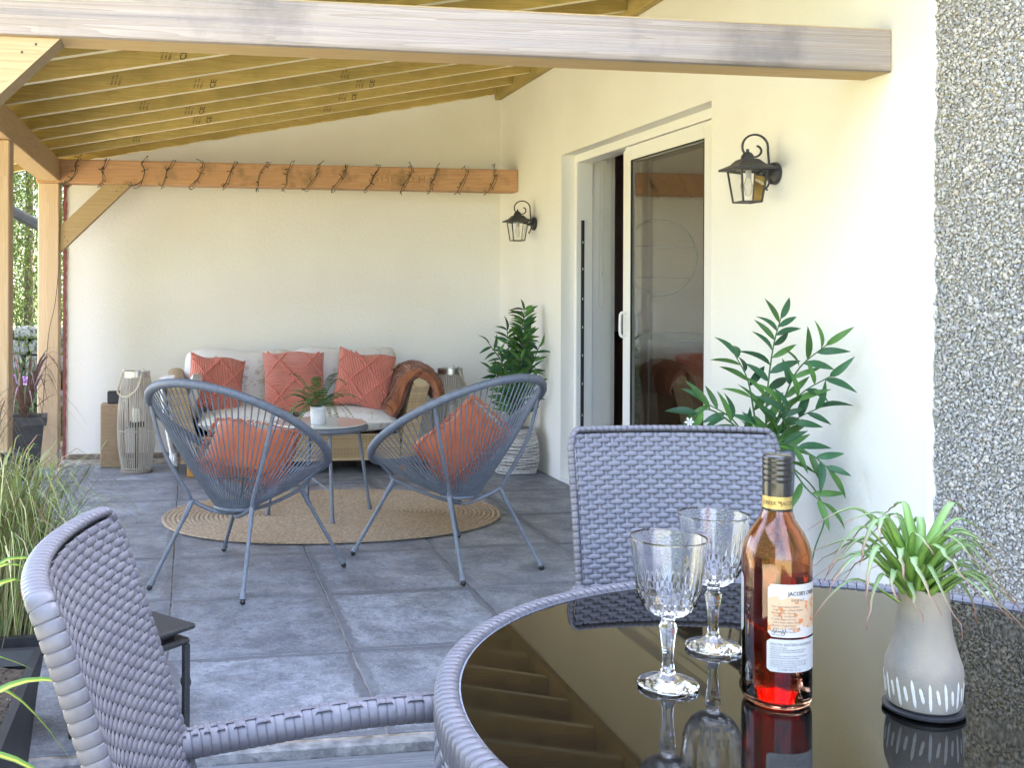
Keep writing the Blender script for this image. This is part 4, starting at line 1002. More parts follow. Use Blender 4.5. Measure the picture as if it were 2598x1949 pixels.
def dchair(loc, rz, label):
    t = thing('dining_chair', label, 'chair', loc, rz, 'grey wicker dining chairs at the round table')
    HW, Z0, Z1 = .208, .42, .943
    def bp(u, z):       # u -1..1
        k = (z-.43)/.5
        return Vector((u*(HW+.004*k), -.240-.285*(z-.43)*(.8+.2*k)-.035*(1-u*u)*(.5+.5*k)+.0, z))
    def fn(u, v):
        uu = (u/(2*HW-.012))*2-1; uu *= (HW-.006)/HW; z = Z0+v; p = bp(uu, z)
        du = bp(uu+.01, z)-bp(uu-.01, z); dv = bp(uu, z+.005)-bp(uu, z-.005); n_ = dv.cross(du).normalized(); return p, n_
    g = MB(); weave(fn, 2*HW-.012, Z1-Z0-.006, .0180, .0093, .0080, .0089, .0021, g, .0010, 8)
    # orient: front must face +y
    o = g.build('back_weave', rw, t, True, None); o['kind'] = 'stuff'
    g = MB(); g.grid(lambda u, v: bp((u*2-1)*.95, Z0+(Z1-Z0)*v)+Vector((0, -.010, 0)), 8, 8); g.build('back_core', rwd, t)
    P = [bp(-1, Z0)+Vector((0,-.004,0))]+[bp(-1, Z0+(Z1-.035-Z0)*i/10) for i in range(1, 11)]+[bp(-.975, Z1-.010), bp(-.93, Z1)]+[bp(-.93+1.86*i/12, Z1+.001) for i in range(1, 13)]+[bp(.975, Z1-.010)]+[bp(1, Z1-.035-(Z1-.035-Z0)*i/10) for i in range(0, 11)]
    g = MB(); P = [p+Vector((0, -.010, 0)) for p in P]; wrapped(g, P, lambda f_: .0072, .0135, 12, 1.9, (0, 1, .12)); o = g.build('back_frame', rwf, t, True, None); o['kind'] = 'stuff'
    # seat
    g = MB(); weave(lambda u, v: ((-.22+u, -.20+v, .435-.012*math.sin(PI*u/.44)*math.sin(PI*v/.43)), (0, 0, 1)), .44, .43, .018, .0093, .008, .0089, .002, g, .0010, 4); o = g.build('seat_weave', rw, t, True, None); o['kind'] = 'stuff'
    g = MB(); wrapped(g, [(-.225, -.21, .425), (-.225, .235, .425), (.225, .235, .425), (.225, -.21, .425)], .018, .014, 8); g.box(-.22, .22, -.2, .23, .405, .42); g.build('seat_frame', rwf, t, True, 50)
    for s in (-1, 1):
        x = .228*s
        A = bez([(x-.020*s, -.300, .632), (x-.006*s, -.22, .638), (x+.004*s, -.05, .656), (x+.004*s, .12, .660), (x, .20, .648), (x, .235, .61), (x, .245, .50)], 8)
        g = MB(); wrapped(g, A, .0225, .0125, 12, .85, (0, 0, 1)); ar = g.build('armrest', rwf, t, True, None)
        # basket strip along the top of the arm
        g = MB(); A2 = [Vector(p) for p in A[:34]]; n_ = int(.46/.0125); seg = len(A2)-1
        for row in range(3):
            xo = (row-1)*.0105
            for k in range(n_):
                if (k+row) % 2: continue
                f_ = (k+.05)/n_*seg; i = min(int(f_), seg-1); p = A2[i].lerp(A2[i+1], f_-i); f2 = min(seg-.001, (k+1.15)/n_*seg); i2 = min(int(f2), seg-1); q = A2[i2].lerp(A2[i2+1], f2-i2)
                d = (q-p); lf = Vector((0, -d.z, d.y)).normalized()
                if lf.z < 0: lf = -lf
                zt = .0186-abs(xo)*.24; m_ = p.lerp(q, .5)
                vs = []
                for (c, hh) in ((p, -.0014), (p.lerp(q, .12), .0009), (p.lerp(q, .88), .0009), (q, -.0014)):
                    for e in (-.005, .005): vs.append(c+Vector((xo+e, 0, 0))+lf*(zt+hh))
                g.add(vs, [(0, 1, 3, 2), (2, 3, 5, 4), (4, 5, 7, 6)])
        o = g.build('arm_strip', rwf, ar, True, None); o['kind'] = 'stuff'
        g = MB(); wrapped(g, [(x, .245, .50), (x, .25, .25), (x, .255, .012)], .017, .014, 8); g.build('leg', rwf, t, True, None)
        g = MB(); wrapped(g, [(x-.012*s, -.20, .44), (x-.01*s, -.23, .2), (x-.01*s, -.27, .012)], .016, .014, 8); g.build('leg', rwf, t, True, None)
    return t
c1 = dchair((.277, 1.195, -.03), math.atan2(-.06, .998)-PI/2, 'near grey wicker dining chair in the left foreground, seen side on')
dup(c1, (.921, 1.680, -.03), math.atan2(-.986, -.166)-PI/2, 'grey wicker dining chair on the far side of the table, facing the camera')

# ================================================================ DINING TABLE
TC = (.84, 1.15); TZ = .71
dt = thing('dining_table', 'round dining table with black mirror glass top and grey woven rim', 'table', (TC[0], TC[1], -.03))
z0 = TZ+.03; RT = .552
g = MB(); g.tube([((RT-.0275)*math.cos(2*PI*i/160), (RT-.0275)*math.sin(2*PI*i/160), z0-.003) for i in range(160)], .0032, 8, True); g.build('glass_edge', mat('glass_edge', (.25, .28, .34), .08, spec=.8), dt)
g = MB(); g.lathe([(0, z0-.009), (RT-.027, z0-.009), (RT-.024, z0-.006), (RT-.024, z0-.002), (RT-.027, z0), (0, z0)], 128)
tg = mat('black_glass', (.004, .004, .004), .015, spec=.5, ior=1.44)
n_ = tg.node_tree.nodes; l_ = tg.node_tree.links.new; t_ = n_.new('ShaderNodeTexCoord')
sm1 = n_.new('ShaderNodeTexNoise'); sm1.inputs['Scale'].default_value = 5; sm1.inputs['Detail'].default_value = 6; l_(t_.outputs['Object'], sm1.inputs['Vector'])
mr = n_.new('ShaderNodeMapRange'); mr.inputs['From Min'].default_value = .45; mr.inputs['From Max'].default_value = .75; mr.inputs['To Min'].default_value = .008; mr.inputs['To Max'].default_value = .07; l_(sm1.outputs['Fac'], mr.inputs['Value']); l_(mr.outputs[0], n_['Principled BSDF'].inputs['Roughness'])
vo = n_.new('ShaderNodeTexVoronoi'); vo.inputs['Scale'].default_value = 55; l_(t_.outputs['Object'], vo.inputs['Vector'])
mv = n_.new('ShaderNodeMapRange'); mv.inputs['From Min'].default_value = .035; mv.inputs['From Max'].default_value = .02; l_(vo.outputs['Distance'], mv.inputs['Value'])
mxd = n_.new('ShaderNodeMix'); mxd.data_type = 'RGBA'; mxd.inputs[6].default_value = (.004, .004, .004, 1); mxd.inputs[7].default_value = (.10, .10, .09, 1); l_(mv.outputs[0], mxd.inputs[0]); l_(mxd.outputs[2], n_['Principled BSDF'].inputs['Base Color'])
g.build('table_top', tg, dt, True, 30)
g = MB(); nw = 236
for k in range(nw):
    a0 = 2*PI*k/nw; a1_ = 2*PI*(k+.93)/nw; am = (a0+a1_)/2; vs = []; fs = []
    alt = .0005 if k % 2 else 0
    cs = [(-.025, -.003), (-.0245, .004), (-.016, .0065+alt), (-.004, .0052), (.0035, -.001), (.005, -.012), (.005, -.03), (.001, -.045)]
    for (a, e) in ((a0, -.0012), (a0*.88+a1_*.12, .0003), (a0*.12+a1_*.88, .0005), (a1_, -.0008)):
        for (r, z) in cs: vs.append(((RT+r+e)*math.cos(a), (RT+r+e)*math.sin(a), z0+z+e))
    m_ = len(cs)
    for i in range(3):
        for j in range(m_-1): fs.append((i*m_+j, (i+1)*m_+j, (i+1)*m_+j+1, i*m_+j+1))
    g.add(vs, fs)
o = g.build('rim_wrap', rwf, dt, True, None); o['kind'] = 'stuff'
g = MB(); weave(lambda u, v: (((RT+.001)*math.cos(u/RT), (RT+.001)*math.sin(u/RT), z0-.10+v), (math.cos(u/RT), math.sin(u/RT), 0)), 2*PI*RT, .062, .0155, .0112, .0075, .0104, .003, g, .0012, 4); o = g.build('apron_weave', rw, dt, True, None); o['kind'] = 'stuff'
g = MB(); g.lathe([(RT-.006, z0-.10), (RT-.004, z0-.10), (RT-.004, z0-.004), (RT-.006, z0-.004)], 96, close=True); g.lathe([(RT-.029, z0-.02), (RT, z0-.02), (RT, z0-.003), (RT-.029, z0-.003)], 96, close=True); g.build('rim_core', rwd, dt)
for k in range(4):
    a = PI/4+k*PI/2+.3; g = MB(); wrapped(g, [(.40*math.cos(a), .40*math.sin(a), z0-.02), (.36*math.cos(a), .36*math.sin(a), .3), (.42*math.cos(a), .42*math.sin(a), .0)], .02, .014, 8); g.build('leg', rwf, dt, True, None)

# ---- wine glasses
wg = mat('crystal', (.985, .99, 1.0), .0, trans=1, ior=1.5)
def wineglass(loc, rz, label):
    t = thing('wine_glass', label, 'wine glass', loc, rz, 'cut crystal wine glasses on the table')
    n = 96
    ht = .178; bb = .083
    out = [(0, .0005), (.034, .0005), (.0368, .0012), (.0375, .0028), (.0366, .0042), (.028, .0062), (.016, .0105), (.0095, .0155), (.0076, .021),
           (.0066, .030), (.0072, .045), (.0090, .060), (.0105, .0685), (.0112, .0715), (.0078, .0765), (.0080, .081), (.012, .0835)]
    bowl = [(.020, .0865), (.0275, .0925), (.0325, .099), (.0362, .107), (.0385, .115), (.0402, .124), (.0425, .140), (.0447, .156), (.0464, .170), (.0472, .1765)]
    rim = [(.0468, .1785), (.0455, .1775)]
    inn = [(.0448, .170), (.0432, .156), (.0412, .140), (.0388, .124), (.0368, .114), (.034, .106), (.029, .0985), (.021, .0925), (.010, .0895), (0, .0888)]
    prof = out+bowl+rim+inn; nb0 = len(out); nb1 = nb0+len(bowl)
    def fn(k, i):
        a = 2*PI*k/n
        if i in range(8, 15): # stem, octagonal facets
            w_ = PI/4; q = (a % w_)-w_/2; return math.cos(w_/2)/math.cos(q)*1.03
        if nb0 <= i < nb1:
            j = i-nb0
            if j >= 5:        # vertical flutes
                fl = .5+.5*math.cos(24*a); return 1-.012*fl*(1 if j < 8 else .55 if j == 8 else .0)
            return 1+.042*math.cos(16*a+(PI if j % 2 else 0))*(1 if j in (1, 2, 3, 4) else .3)
        return 1
    g = MB(); g.lathe(prof, n, fn=fn); g.build('glass', wg, t, True, 14); t.scale = (1, 1, 1.035)
    return t
g1 = wineglass((.588, 1.243, TZ+.0015), .2, 'front cut crystal wine glass, lower left of the pair')
dup(g1, (.711, 1.364, TZ+.0015), .33, 'rear cut crystal wine glass just left of the wine bottle')

# ---- bottle
bt = thing('wine_bottle', 'wine bottle of rose red wine with worn white back labels on the table', 'bottle', (.697, 1.18, TZ+.001))
bt.scale = (1, 1, 1.015)
ro = [(0, .006), (.025, .004), (.033, .0005), (.0375, .002), (.0395, .006), (.0400, .012), (.0400, .168), (.0392, .178), (.0365, .188), (.0315, .199), (.0255, .208), (.0205, .216), (.0175, .224), (.0160, .232), (.0155, .250), (.0155, .285)]
ri = [(.0125, .285), (.0125, .250), (.0132, .232), (.015, .222), (.0185, .2135), (.0235, .2055), (.0295, .1965), (.0342, .186), (.0368, .177), (.0378, .168), (.0378, .009), (.034, .0055), (.018, .012), (0, .016)]
g = MB(); g.lathe(ro+ri, 64); g.build('glass', mat('amber_glass', (.80, .43, .26), .0, trans=1, ior=1.5), bt, True, 60)
liq = [(0, .0165), (.018, .0125), (.034, .0060), (.0376, .0095), (.0376, .158), (.0374, .160), (0, .160)]
lm = mat('rose_wine', (.85, .36, .25), .0, trans=1, ior=1.33)
ln_ = lm.node_tree; va = ln_.nodes.new('ShaderNodeVolumeAbsorption'); va.inputs['Color'].default_value = (.94, .16, .075, 1); va.inputs['Density'].default_value = 27
ln_.links.new(va.outputs[0], ln_.nodes['Material Output'].inputs['Volume'])
g = MB(); g.lathe(liq, 64); g.build('wine', lm, bt, True, 60)
capm = mat('cap_black', (.018, .018, .022), .25, spec=.7)
cp = [(0, .2905), (.0155, .2905), (.0168, .289), (.0171, .286), (.0165, .2845), (.0171, .283), (.0171, .2805), (.0164, .279), (.0171, .2775), (.0171, .2745), (.0165, .273), (.0171, .2715), (.0171, .267), (.0165, .2655), (.0172, .264), (.0172, .262), (.0166, .260), (.0168, .2585), (.0168, .243)]
g = MB(); g.lathe(cp[::-1], 48); g.build('screw_cap', capm, bt, True, 50)
g = MB(); g.lathe([(.0170, .2285), (.0170, .243)], 48); nbm = g.build('neck_band', mat('gold_band', (.45, .33, .12), .4, .3), bt)
g = MB(); g.lathe([(.0170, .2255), (.0172, .2285)], 48); g.build('neck_edge', capm, bt)
CAMA = math.atan2(-1.18, -.697)                    # direction of the camera from the bottle
def cyl(r, a0): return lambda x, y: (r*math.cos(CAMA+a0+x/r), r*math.sin(CAMA+a0+x/r), y)
def onb(r, deg, zz):
    f_ = cyl(r, R(deg)); return lambda x, y: f_(x, y+zz)
g = MB()
for d in (-78, 13, 104, 195): text_mb("JACOB'S", .0068, onb(.01725, d, .2335), g, spacing=.95, bold=.0001); text_mb("CREEK", .0068, onb(.01725, d-60+100, .2335), g) if False else None
text_mb("CREEK\u2122", .0066, onb(.01725, -66, .2335), g, bold=.0001)
g = MB(); text_mb("CREEK\u2122", .0062, onb(.01725, -62, .2335), g, bold=.0001); text_mb("JACOB'S CREEK\u2122", .0062, onb(.01725, 14, .2335), g, bold=.0001); text_mb("JACOB'S", .0062, onb(.01725, -158, .2335), g, bold=.0001)
g.build('band_lettering', mat('band_ink', (.10, .07, .03), .6), nbm, False)
lab = mat('label_paper', (.78, .77, .76), .6, col2=(.52, .34, .20), scale=70, lo=.50, hi=.56, detail=7)
# worn label: tan wear only in the middle zone
def label_mat():
    m = bpy.data.materials.new('worn_label'); m.use_nodes = True; n = m.node_tree.nodes; l = m.node_tree.links.new; b = n['Principled BSDF']; b.inputs['Roughness'].default_value = .6
    tc = n.new('ShaderNodeTexCoord'); sp = n.new('ShaderNodeSeparateXYZ'); l(tc.outputs['Object'], sp.inputs[0])
    nz = n.new('ShaderNodeTexNoise'); nz.inputs['Scale'].default_value = 70; nz.inputs['Detail'].default_value = 6; l(tc.outputs['Object'], nz.inputs['Vector'])
    # centre at z .115, half height .022
    a = n.new('ShaderNodeMath'); a.operation = 'SUBTRACT'; a.inputs[1].default_value = .113; l(sp.outputs[2], a.inputs[0])
    ab = n.new('ShaderNodeMath'); ab.operation = 'ABSOLUTE'; l(a.outputs[0], ab.inputs[0])
    ma = n.new('ShaderNodeMath'); ma.operation = 'MULTIPLY_ADD'; ma.inputs[1].default_value = .036; ma.inputs[2].default_value = -.018; l(nz.outputs['Fac'], ma.inputs[0])
    ad = n.new('ShaderNodeMath'); ad.operation = 'ADD'; l(ab.outputs[0], ad.inputs[0]); l(ma.outputs[0], ad.inputs[1])
    r = n.new('ShaderNodeMapRange'); r.inputs['From Min'].default_value = .0185; r.inputs['From Max'].default_value = .0175; l(ad.outputs[0], r.inputs['Value'])
    n2 = n.new('ShaderNodeTexNoise'); n2.inputs['Scale'].default_value = 120; n2.inputs['Detail'].default_value = 4; l(tc.outputs['Object'], n2.inputs['Vector'])
    r2 = n.new('ShaderNodeMapRange'); r2.inputs['From Min'].default_value = .58; r2.inputs['From Max'].default_value = .62; l(n2.outputs['Fac'], r2.inputs['Value'])
    t1 = n.new('ShaderNodeMix'); t1.data_type = 'RGBA'; t1.inputs[6].default_value = (.50, .36, .25, 1); t1.inputs[7].default_value = (.46, .17, .06, 1); l(r2.outputs[0], t1.inputs[0])
    x = n.new('ShaderNodeMix'); x.data_type = 'RGBA'; x.inputs[6].default_value = (.46, .45, .47, 1); l(t1.outputs[2], x.inputs[7]); l(r.outputs[0], x.inputs[0]); l(x.outputs[2], b.inputs['Base Color'])
    return m
def patch(name, d0, d1, za, zb, m, r=.0403, cr=.004, parent=bt):
    g = MB(); A = 30; B = 12; w_ = R(d1-d0)*r; h_ = zb-za; vs = []
    for j in range(B+1):
        v = j/B*h_; e = min(v, h_-v); ins = cr-math.sqrt(max(0, cr*cr-(cr-e)**2)) if e < cr else 0
        for i in range(A+1):
            u = ins+(w_-2*ins)*i/A; a = CAMA+R(d0)+u/r; vs.append((r*math.cos(a), r*math.sin(a), za+v))
    g.add(vs, [(j*(A+1)+i, j*(A+1)+i+1, (j+1)*(A+1)+i+1, (j+1)*(A+1)+i) for j in range(B) for i in range(A)])
    return g.build(name, m, parent, True, None)
plain = mat('label_white', (.44, .45, .49), .6)
L1 = patch('back_label', -14, 105, .086, .147, label_mat()); L2 = patch('lower_label', -15.5, 103, .046, .0835, plain); patch('front_label', -150, -66, .082, .150, plain)
ink = mat('label_ink', (.03, .03, .04), .6); ink2 = mat('label_grey_ink', (.10, .09, .10), .7)
g = MB(); rr_ = .0406
text_mb("JACOB'S CREEK", .0062, onb(rr_, 18, .1345), g, bold=.00012); text_mb("SHIRAZ", .0042, onb(rr_, 23, .1275), g, spacing=1.3)
g.build('lettering', ink, L1, False)
g = MB()
for i, s_ in enumerate(("Our winemaking tradition", "began where Johann Gramp", "by the banks of Jacob's", "Creek in the Barossa.", "A softly balanced rose", "and a fresh palate with", "flavours of strawberry.", "Enjoy on its own or with", "good food and friends.")):
    text_mb(s_, .0031, onb(rr_, -8+(3 if i % 2 else 0), .1205-.0036*i), g)
text_mb("chief winemaker", .0022, onb(rr_, -8, .0882), g); g.build('body_lettering', ink2, L1, False)
g = MB(); g.tube([onb(rr_, -6, .0925)(.0002*k*1.0, .0028*math.sin(k*.42)*math.cos(k*.05)) for k in range(75)], .00022, 4); g.build('signature', ink, L1)
g = MB(); text_mb("SOUTH EASTERN AUSTRALIA", .0042, onb(rr_, -10, .0765), g)
for i, s_ in enumerate(("WINE OF AUSTRALIA", "IMPORTED BY PREMIUM WINE BRANDS PTY LTD", "HOUNSLOW, MIDDLESEX UNITED KINGDOM", "W4 5RX UK", "PRODUCED BY ORLANDO WINES, ROWLAND FLAT", "BAROSSA VALLEY SA 5352 AUSTRALIA")): text_mb(s_, .0020, onb(rr_, -10, .0735-.0024*i), g)
for i, s_ in enumerate(("CONTAINS SULPHITES. PREGNANT WOMEN SHOULD NOT", "DRINK ALCOHOL. UK CHIEF MEDICAL OFFICERS", "RECOMMEND ADULTS DO NOT REGULARLY EXCEED", "3-4 UNITS DAILY. DRINK RESPONSIBLY")): text_mb(s_, .0018, onb(rr_, -10, .0585-.0023*i), g)
text_mb("L1300 05:15 01", .0040, onb(rr_, 2, .0478), g, spacing=1.15); text_mb("C", .005, onb(rr_, 48, .0545), g)
g.build('lettering', ink2, L2, False)

# ---- vase with air plant
SA = thing('slate_coaster', 'round dark slate coaster under the vase', 'coaster', (.852, 1.125, TZ+.001))
g = MB(); g.lathe([(0, 0), (.044, 0), (.0475, .002), (.0478, .005), (.047, .0055), (0, .0055)], 48); g.build('disc', mat('slate', (.025, .026, .032), .4), SA)
vz = thing('stone_vase', 'grey stoneware vase with white glazed dashes holding an air plant', 'vase', (.852, 1.125, TZ+.0067))
vz.scale = (.905, .905, 1.05); SA.scale = (.93, .93, 1)
cer = mat('stoneware', (.30, .265, .23), .75, col2=(.19, .192, .20), scale=22, bump=.0006, bscale=300, lo=.35, hi=.75)
vp = [(0, 0), (.038, 0), (.0425, .003), (.0445, .010), (.0463, .030), (.0466, .042), (.0452, .050), (.0405, .062), (.0362, .075), (.0330, .090), (.0312, .105), (.0303, .120), (.0300, .130), (.0290, .1325), (.0272, .131), (.0265, .120), (.0285, .09), (.030, .06), (0, .05)]
g = MB(); g.lathe(vp, 56); g.build('body', cer, vz)
gz = mat('white_glaze', (.62, .62, .62), .35)
def vr(z):
    for (a, b), (c, d) in zip(vp[2:], vp[3:]):
        if b <= z <= d: return a+(c-a)*(z-b)/(d-b)
    return .046
for k in range(30):
    a = 2*PI*k/30+.05; ln2 = .0155 if k % 2 == 0 else .0085; zc = .0215+random.uniform(-.001, .001); tl = random.uniform(.02, .09); g = MB(); P = []; rd = []
    for i in range(9):
        f_ = -1+2*i/8; z = zc+f_*ln2; r = vr(z)+.0001; aa = a+tl*f_*-.6; P.append((r*math.cos(aa), r*math.sin(aa), z)); rd.append(.0021*math.sqrt(max(.03, 1-abs(f_)**5))*random.uniform(.88, 1.1))
    g.tube(P, rd, 6, flat=.3, up=(math.cos(a), math.sin(a), 0)); g.build('glaze_dash', gz, vz)
ap = thing('air_plant', 'green air plant with thin curling pink tipped leaves in the stone vase', 'plant', (.852, 1.125, TZ+.102))
def airmat():
    m = bpy.data.materials.new('air_leaf'); m.use_nodes = True; n = m.node_tree.nodes; l = m.node_tree.links.new; b = n['Principled BSDF']; b.inputs['Roughness'].default_value = .5
    at = n.new('ShaderNodeAttribute'); at.attribute_name = 'along'; cr = n.new('ShaderNodeValToRGB'); e = cr.color_ramp.elements
    e[0].position = 0; e[0].color = (.24, .46, .07, 1); e[1].position = 1; e[1].color = (.26, .09, .09, 1)
    for p, c in ((.3, (.25, .43, .12)), (.62, (.30, .44, .22)), (.85, (.40, .28, .22))): q = e.new(p); q.color = (*c, 1)
    l(at.outputs['Fac'], cr.inputs['Fac']); l(cr.outputs[0], b.inputs['Base Color'])
    tr = n.new('ShaderNodeBsdfTranslucent'); ms = n.new('ShaderNodeMixShader'); ms.inputs[0].default_value = .3; l(cr.outputs[0], tr.inputs['Color']); l(b.outputs[0], ms.inputs[1]); l(tr.outputs[0], ms.inputs[2]); l(ms.outputs[0], n['Material Output'].inputs['Surface'])
    return m
am_ = airmat(); rr = random.Random(12)
for k in range(54):
    lvl = k/54; a = k*2.399+.4; base = Vector((-.006+.004*math.cos(a), .004*math.sin(a), .012+.062*lvl)); base.x -= .010*lvl
    out = rr.uniform(.09, .15)*(1-.30*lvl); up = rr.uniform(.030, .062)+.018*lvl; dr = rr.uniform(.03, .085)*(1 if lvl < .8 else .4)
    if k == 53: out, up, dr = .015, .05, 0
    n = 14; C = []
    for i in range(n+1):
        t = i/n; C.append(base+Vector((math.cos(a+.5*t*rr.uniform(.9, 1.1))*out*(t**.85), math.sin(a+.3*t)*out*(t**.85), up*math.sin(min(1, t*1.7)*PI/2)-dr*max(0, t-.42)**1.4*1.9)))
    g = MB(); vs = []; fs = []; al = []
    w0 = rr.uniform(.0052, .0080)
    for i, p in enumerate(C):
        t = i/n; d = (C[min(i+1, n)]-C[max(i-1, 0)]).normalized(); s_ = d.cross(Vector((0, 0, 1))); s_ = s_.normalized() if s_.length > .01 else Vector((1, 0, 0)); u_ = s_.cross(d)
        w_ = w0*((1-t)**1.1*.9+.09*(1-t)**.4)+.0003
        vs += [p+s_*w_+u_*w_*.45, p, p-s_*w_+u_*w_*.45, p-u_*w_*.18]; al += [t]*4
    for i in range(n):
        q = i*4
        for c_ in ((0, 1), (1, 2), (2, 3), (3, 0)): fs.append((q+c_[0], q+c_[1], q+4+c_[1], q+4+c_[0]))
    g.add(vs, fs); o = g.build('leaf', am_, ap, True, None); at = o.data.attributes.new('along', 'FLOAT', 'POINT'); at.data.foreach_set('value', al)

# small terracotta bird bath bowl behind the table
tb = thing('terracotta_rock', 'small pinkish stone by the wall behind the table rim', 'stone', (1.335, 2.25, 0))
g = MB(); g.blob((0, 0, .33), (.06, .05, .045)); g.blob((.02, 0, .30), (.05, .05, .03)); g.tube([(0, 0, 0), (0, 0, .3)], [.05, .03], 12); g.build('stone', mat('pink_stone', (.42, .25, .20), .8, col2=(.30, .18, .15), scale=40, bump=.004), tb)

# ================================================================ BLACK METAL LANTERN
bl_ = thing('metal_lantern', 'black metal box lantern with glass sides standing on the tiles behind the near chair', 'lantern', (-.155, 2.93, 0), R(42))
def sqp(r, z): return [(-r, -r, z), (r, -r, z), (r, r, z), (-r, r, z)]
g = MB(); g.bbox(-.125, .125, -.125, .125, .285, .300, .005); g.build('top_plate', blk, bl_, False)
g = MB(); g.bbox(-.085, .085, -.085, .085, .262, .285, .003); g.build('neck', blk, bl_, False)
g = MB(); g.bbox(-.115, .115, -.115, .115, .245, .262, .006); g.build('body_plate', blk, bl_, False)
g = MB(); g.bbox(-.115, .115, -.115, .115, .0, .018, .004); g.build('base_plate', blk, bl_, False)
for sx in (-1, 1):
    for sy in (-1, 1): g = MB(); g.bbox(sx*.105-.009, sx*.105+.009, sy*.105-.009, sy*.105+.009, .018, .245, .002); g.build('corner_post', blk, bl_, False)
for k in range(4):
    g = MB(); g.box(-.096, .096, -.107, -.103, .018, .245); g.build('pane', lamp_glass, bl_, False, rot=(0, 0, k*PI/2))
g = MB(); g.tube(bez([(-.05, 0, .30), (-.052, -.002, .34), (-.03, 0, .375), (.0, 0, .385), (.03, 0, .375), (.052, .002, .34), (.05, 0, .30)], 5), .003, 6); g.build('wire_handle', steel, bl_)
g = MB(); g.tube([(.113, -.09, .135), (.124, -.09, .135)], .016, 14); g.build('latch_knob', blk, bl_)

# ================================================================ PLANTERS AND GARDEN ON THE LEFT
bpl = mat('black_planter', (.018, .018, .022), .5, col2=(.035, .035, .04), scale=12)
def square_pot(name, label, loc, w_, h_, rz=0):
    t = thing(name, label, 'planter', loc, rz, 'black square planters along the left side'); g = MB(); b = w_*.34; a = w_/2; rm_ = w_/2+.012
    rows = [(b, 0), (a-.006, h_-.05), (rm_, h_-.05), (rm_, h_), (a-.012, h_), (a-.02, h_-.05)]
    vs = []; 
    for r, z in rows: vs += sqp(r, z)
    fs = [(3, 2, 1, 0)]
    for i in range(len(rows)-1):
        for q in range(4): fs.append((i*4+q, i*4+(q+1) % 4, i*4+4+(q+1) % 4, i*4+4+q))
    g.add(vs, fs); g.build('pot', bpl, t, False)
    g = MB(); g.add(sqp(a-.016, h_-.03), [(0, 1, 2, 3)]); g.build('soil', mat('soil', (.035, .025, .018), .95, col2=(.09, .07, .05), scale=60, bump=.01, bscale=80), t, False)
    return t
square_pot('square_planter', 'tall black square planter of red leaved cordyline beside the back post', (-1.035, 7.05, 0), .25, .40, .1)
square_pot('square_planter', 'large black square planter at the left edge by the middle post', (-.93, 4.56, 0), .42, .50, .05)
square_pot('square_planter', 'low black square planter holding the wispy green grass behind the near chair', (-.53, 3.02, 0), .30, .30, .04)
def blades(name, mb, m, parent, kind=True):
    o = mb.build(name, m, parent, True, None); 
    if kind: o['kind'] = 'stuff'
    return o
def blade(g, base, a, ln, up, w_, curl, n=9, tw=0):
    C = []
    for i in range(n+1):
        t = i/n; C.append(Vector(base)+Vector((math.cos(a)*ln*t**1.1, math.sin(a)*ln*t**1.1, up*math.sin(min(1, t*1.25)*PI/2)-curl*max(0, t-.45)**1.7)))
    vs = []; fs = []
    for i, p in enumerate(C):
        t = i/n; d = (C[min(i+1, n)]-C[max(i-1, 0)]).normalized(); s_ = d.cross(Vector((math.sin(a+tw)*.3, .2, 1))); s_.normalize(); ww = w_*(1-t**2.2)*.5*(.55+.45*min(1, t*4))+.0003; u_ = s_.cross(d)
        vs += [p+s_*ww+u_*ww*.3, p, p-s_*ww+u_*ww*.3]
    for i in range(n): q = i*3; fs += [(q, q+1, q+4, q+3), (q+1, q+2, q+5, q+4)]
    g.add(vs, fs)
# cordyline
cp_ = thing('cordyline', 'dark red spiky cordyline arching out of the square planter by the back post', 'plant', (-1.035, 7.05, .37))
cm = mat('cordyline_red', (.10, .03, .035), .5, island=[(.16,.05,.05),(.08,.03,.03),(.20,.13,.10),(.12,.035,.045),(.26,.19,.15)])
rr = random.Random(3)
for k in range(44):
    g = MB(); a = rr.uniform(-PI, PI); blade(g, (0, 0, 0), a, rr.uniform(.1, .5), rr.uniform(.15, .5), rr.uniform(.010, .022), rr.uniform(.0, 1.0), 10); g.build('leaf', cm, cp_, True, None)
fl = thing('purple_flower', 'clump of lilac purple flowers in the garden behind the posts', 'flowers', (-1.2, 7.9, 0))
for k in range(9):
    c = Vector((rr.uniform(-.10, .10), rr.uniform(-.1, .1), .55+rr.uniform(-.10, .10))); g = MB(); g.tube([(c.x*.4, c.y*.4, -.1), c], .003, 5); st2 = g.build('stalk', stem_m, fl)
    g = MB()
    for q in range(22):
        d = Vector((rr.uniform(-1, 1), rr.uniform(-1, 1), rr.uniform(-.6, 1))).normalized()*.034; s_ = d.orthogonal().normalized()*.011; g.add([c, c+d*.6+s_, c+d, c+d*.6-s_], [(0, 1, 2, 3)])
    g.build('bloom', mat('lilac_petal', (.42, .24, .55), .6, col2=(.60, .42, .68), scale=50), st2, True, None)
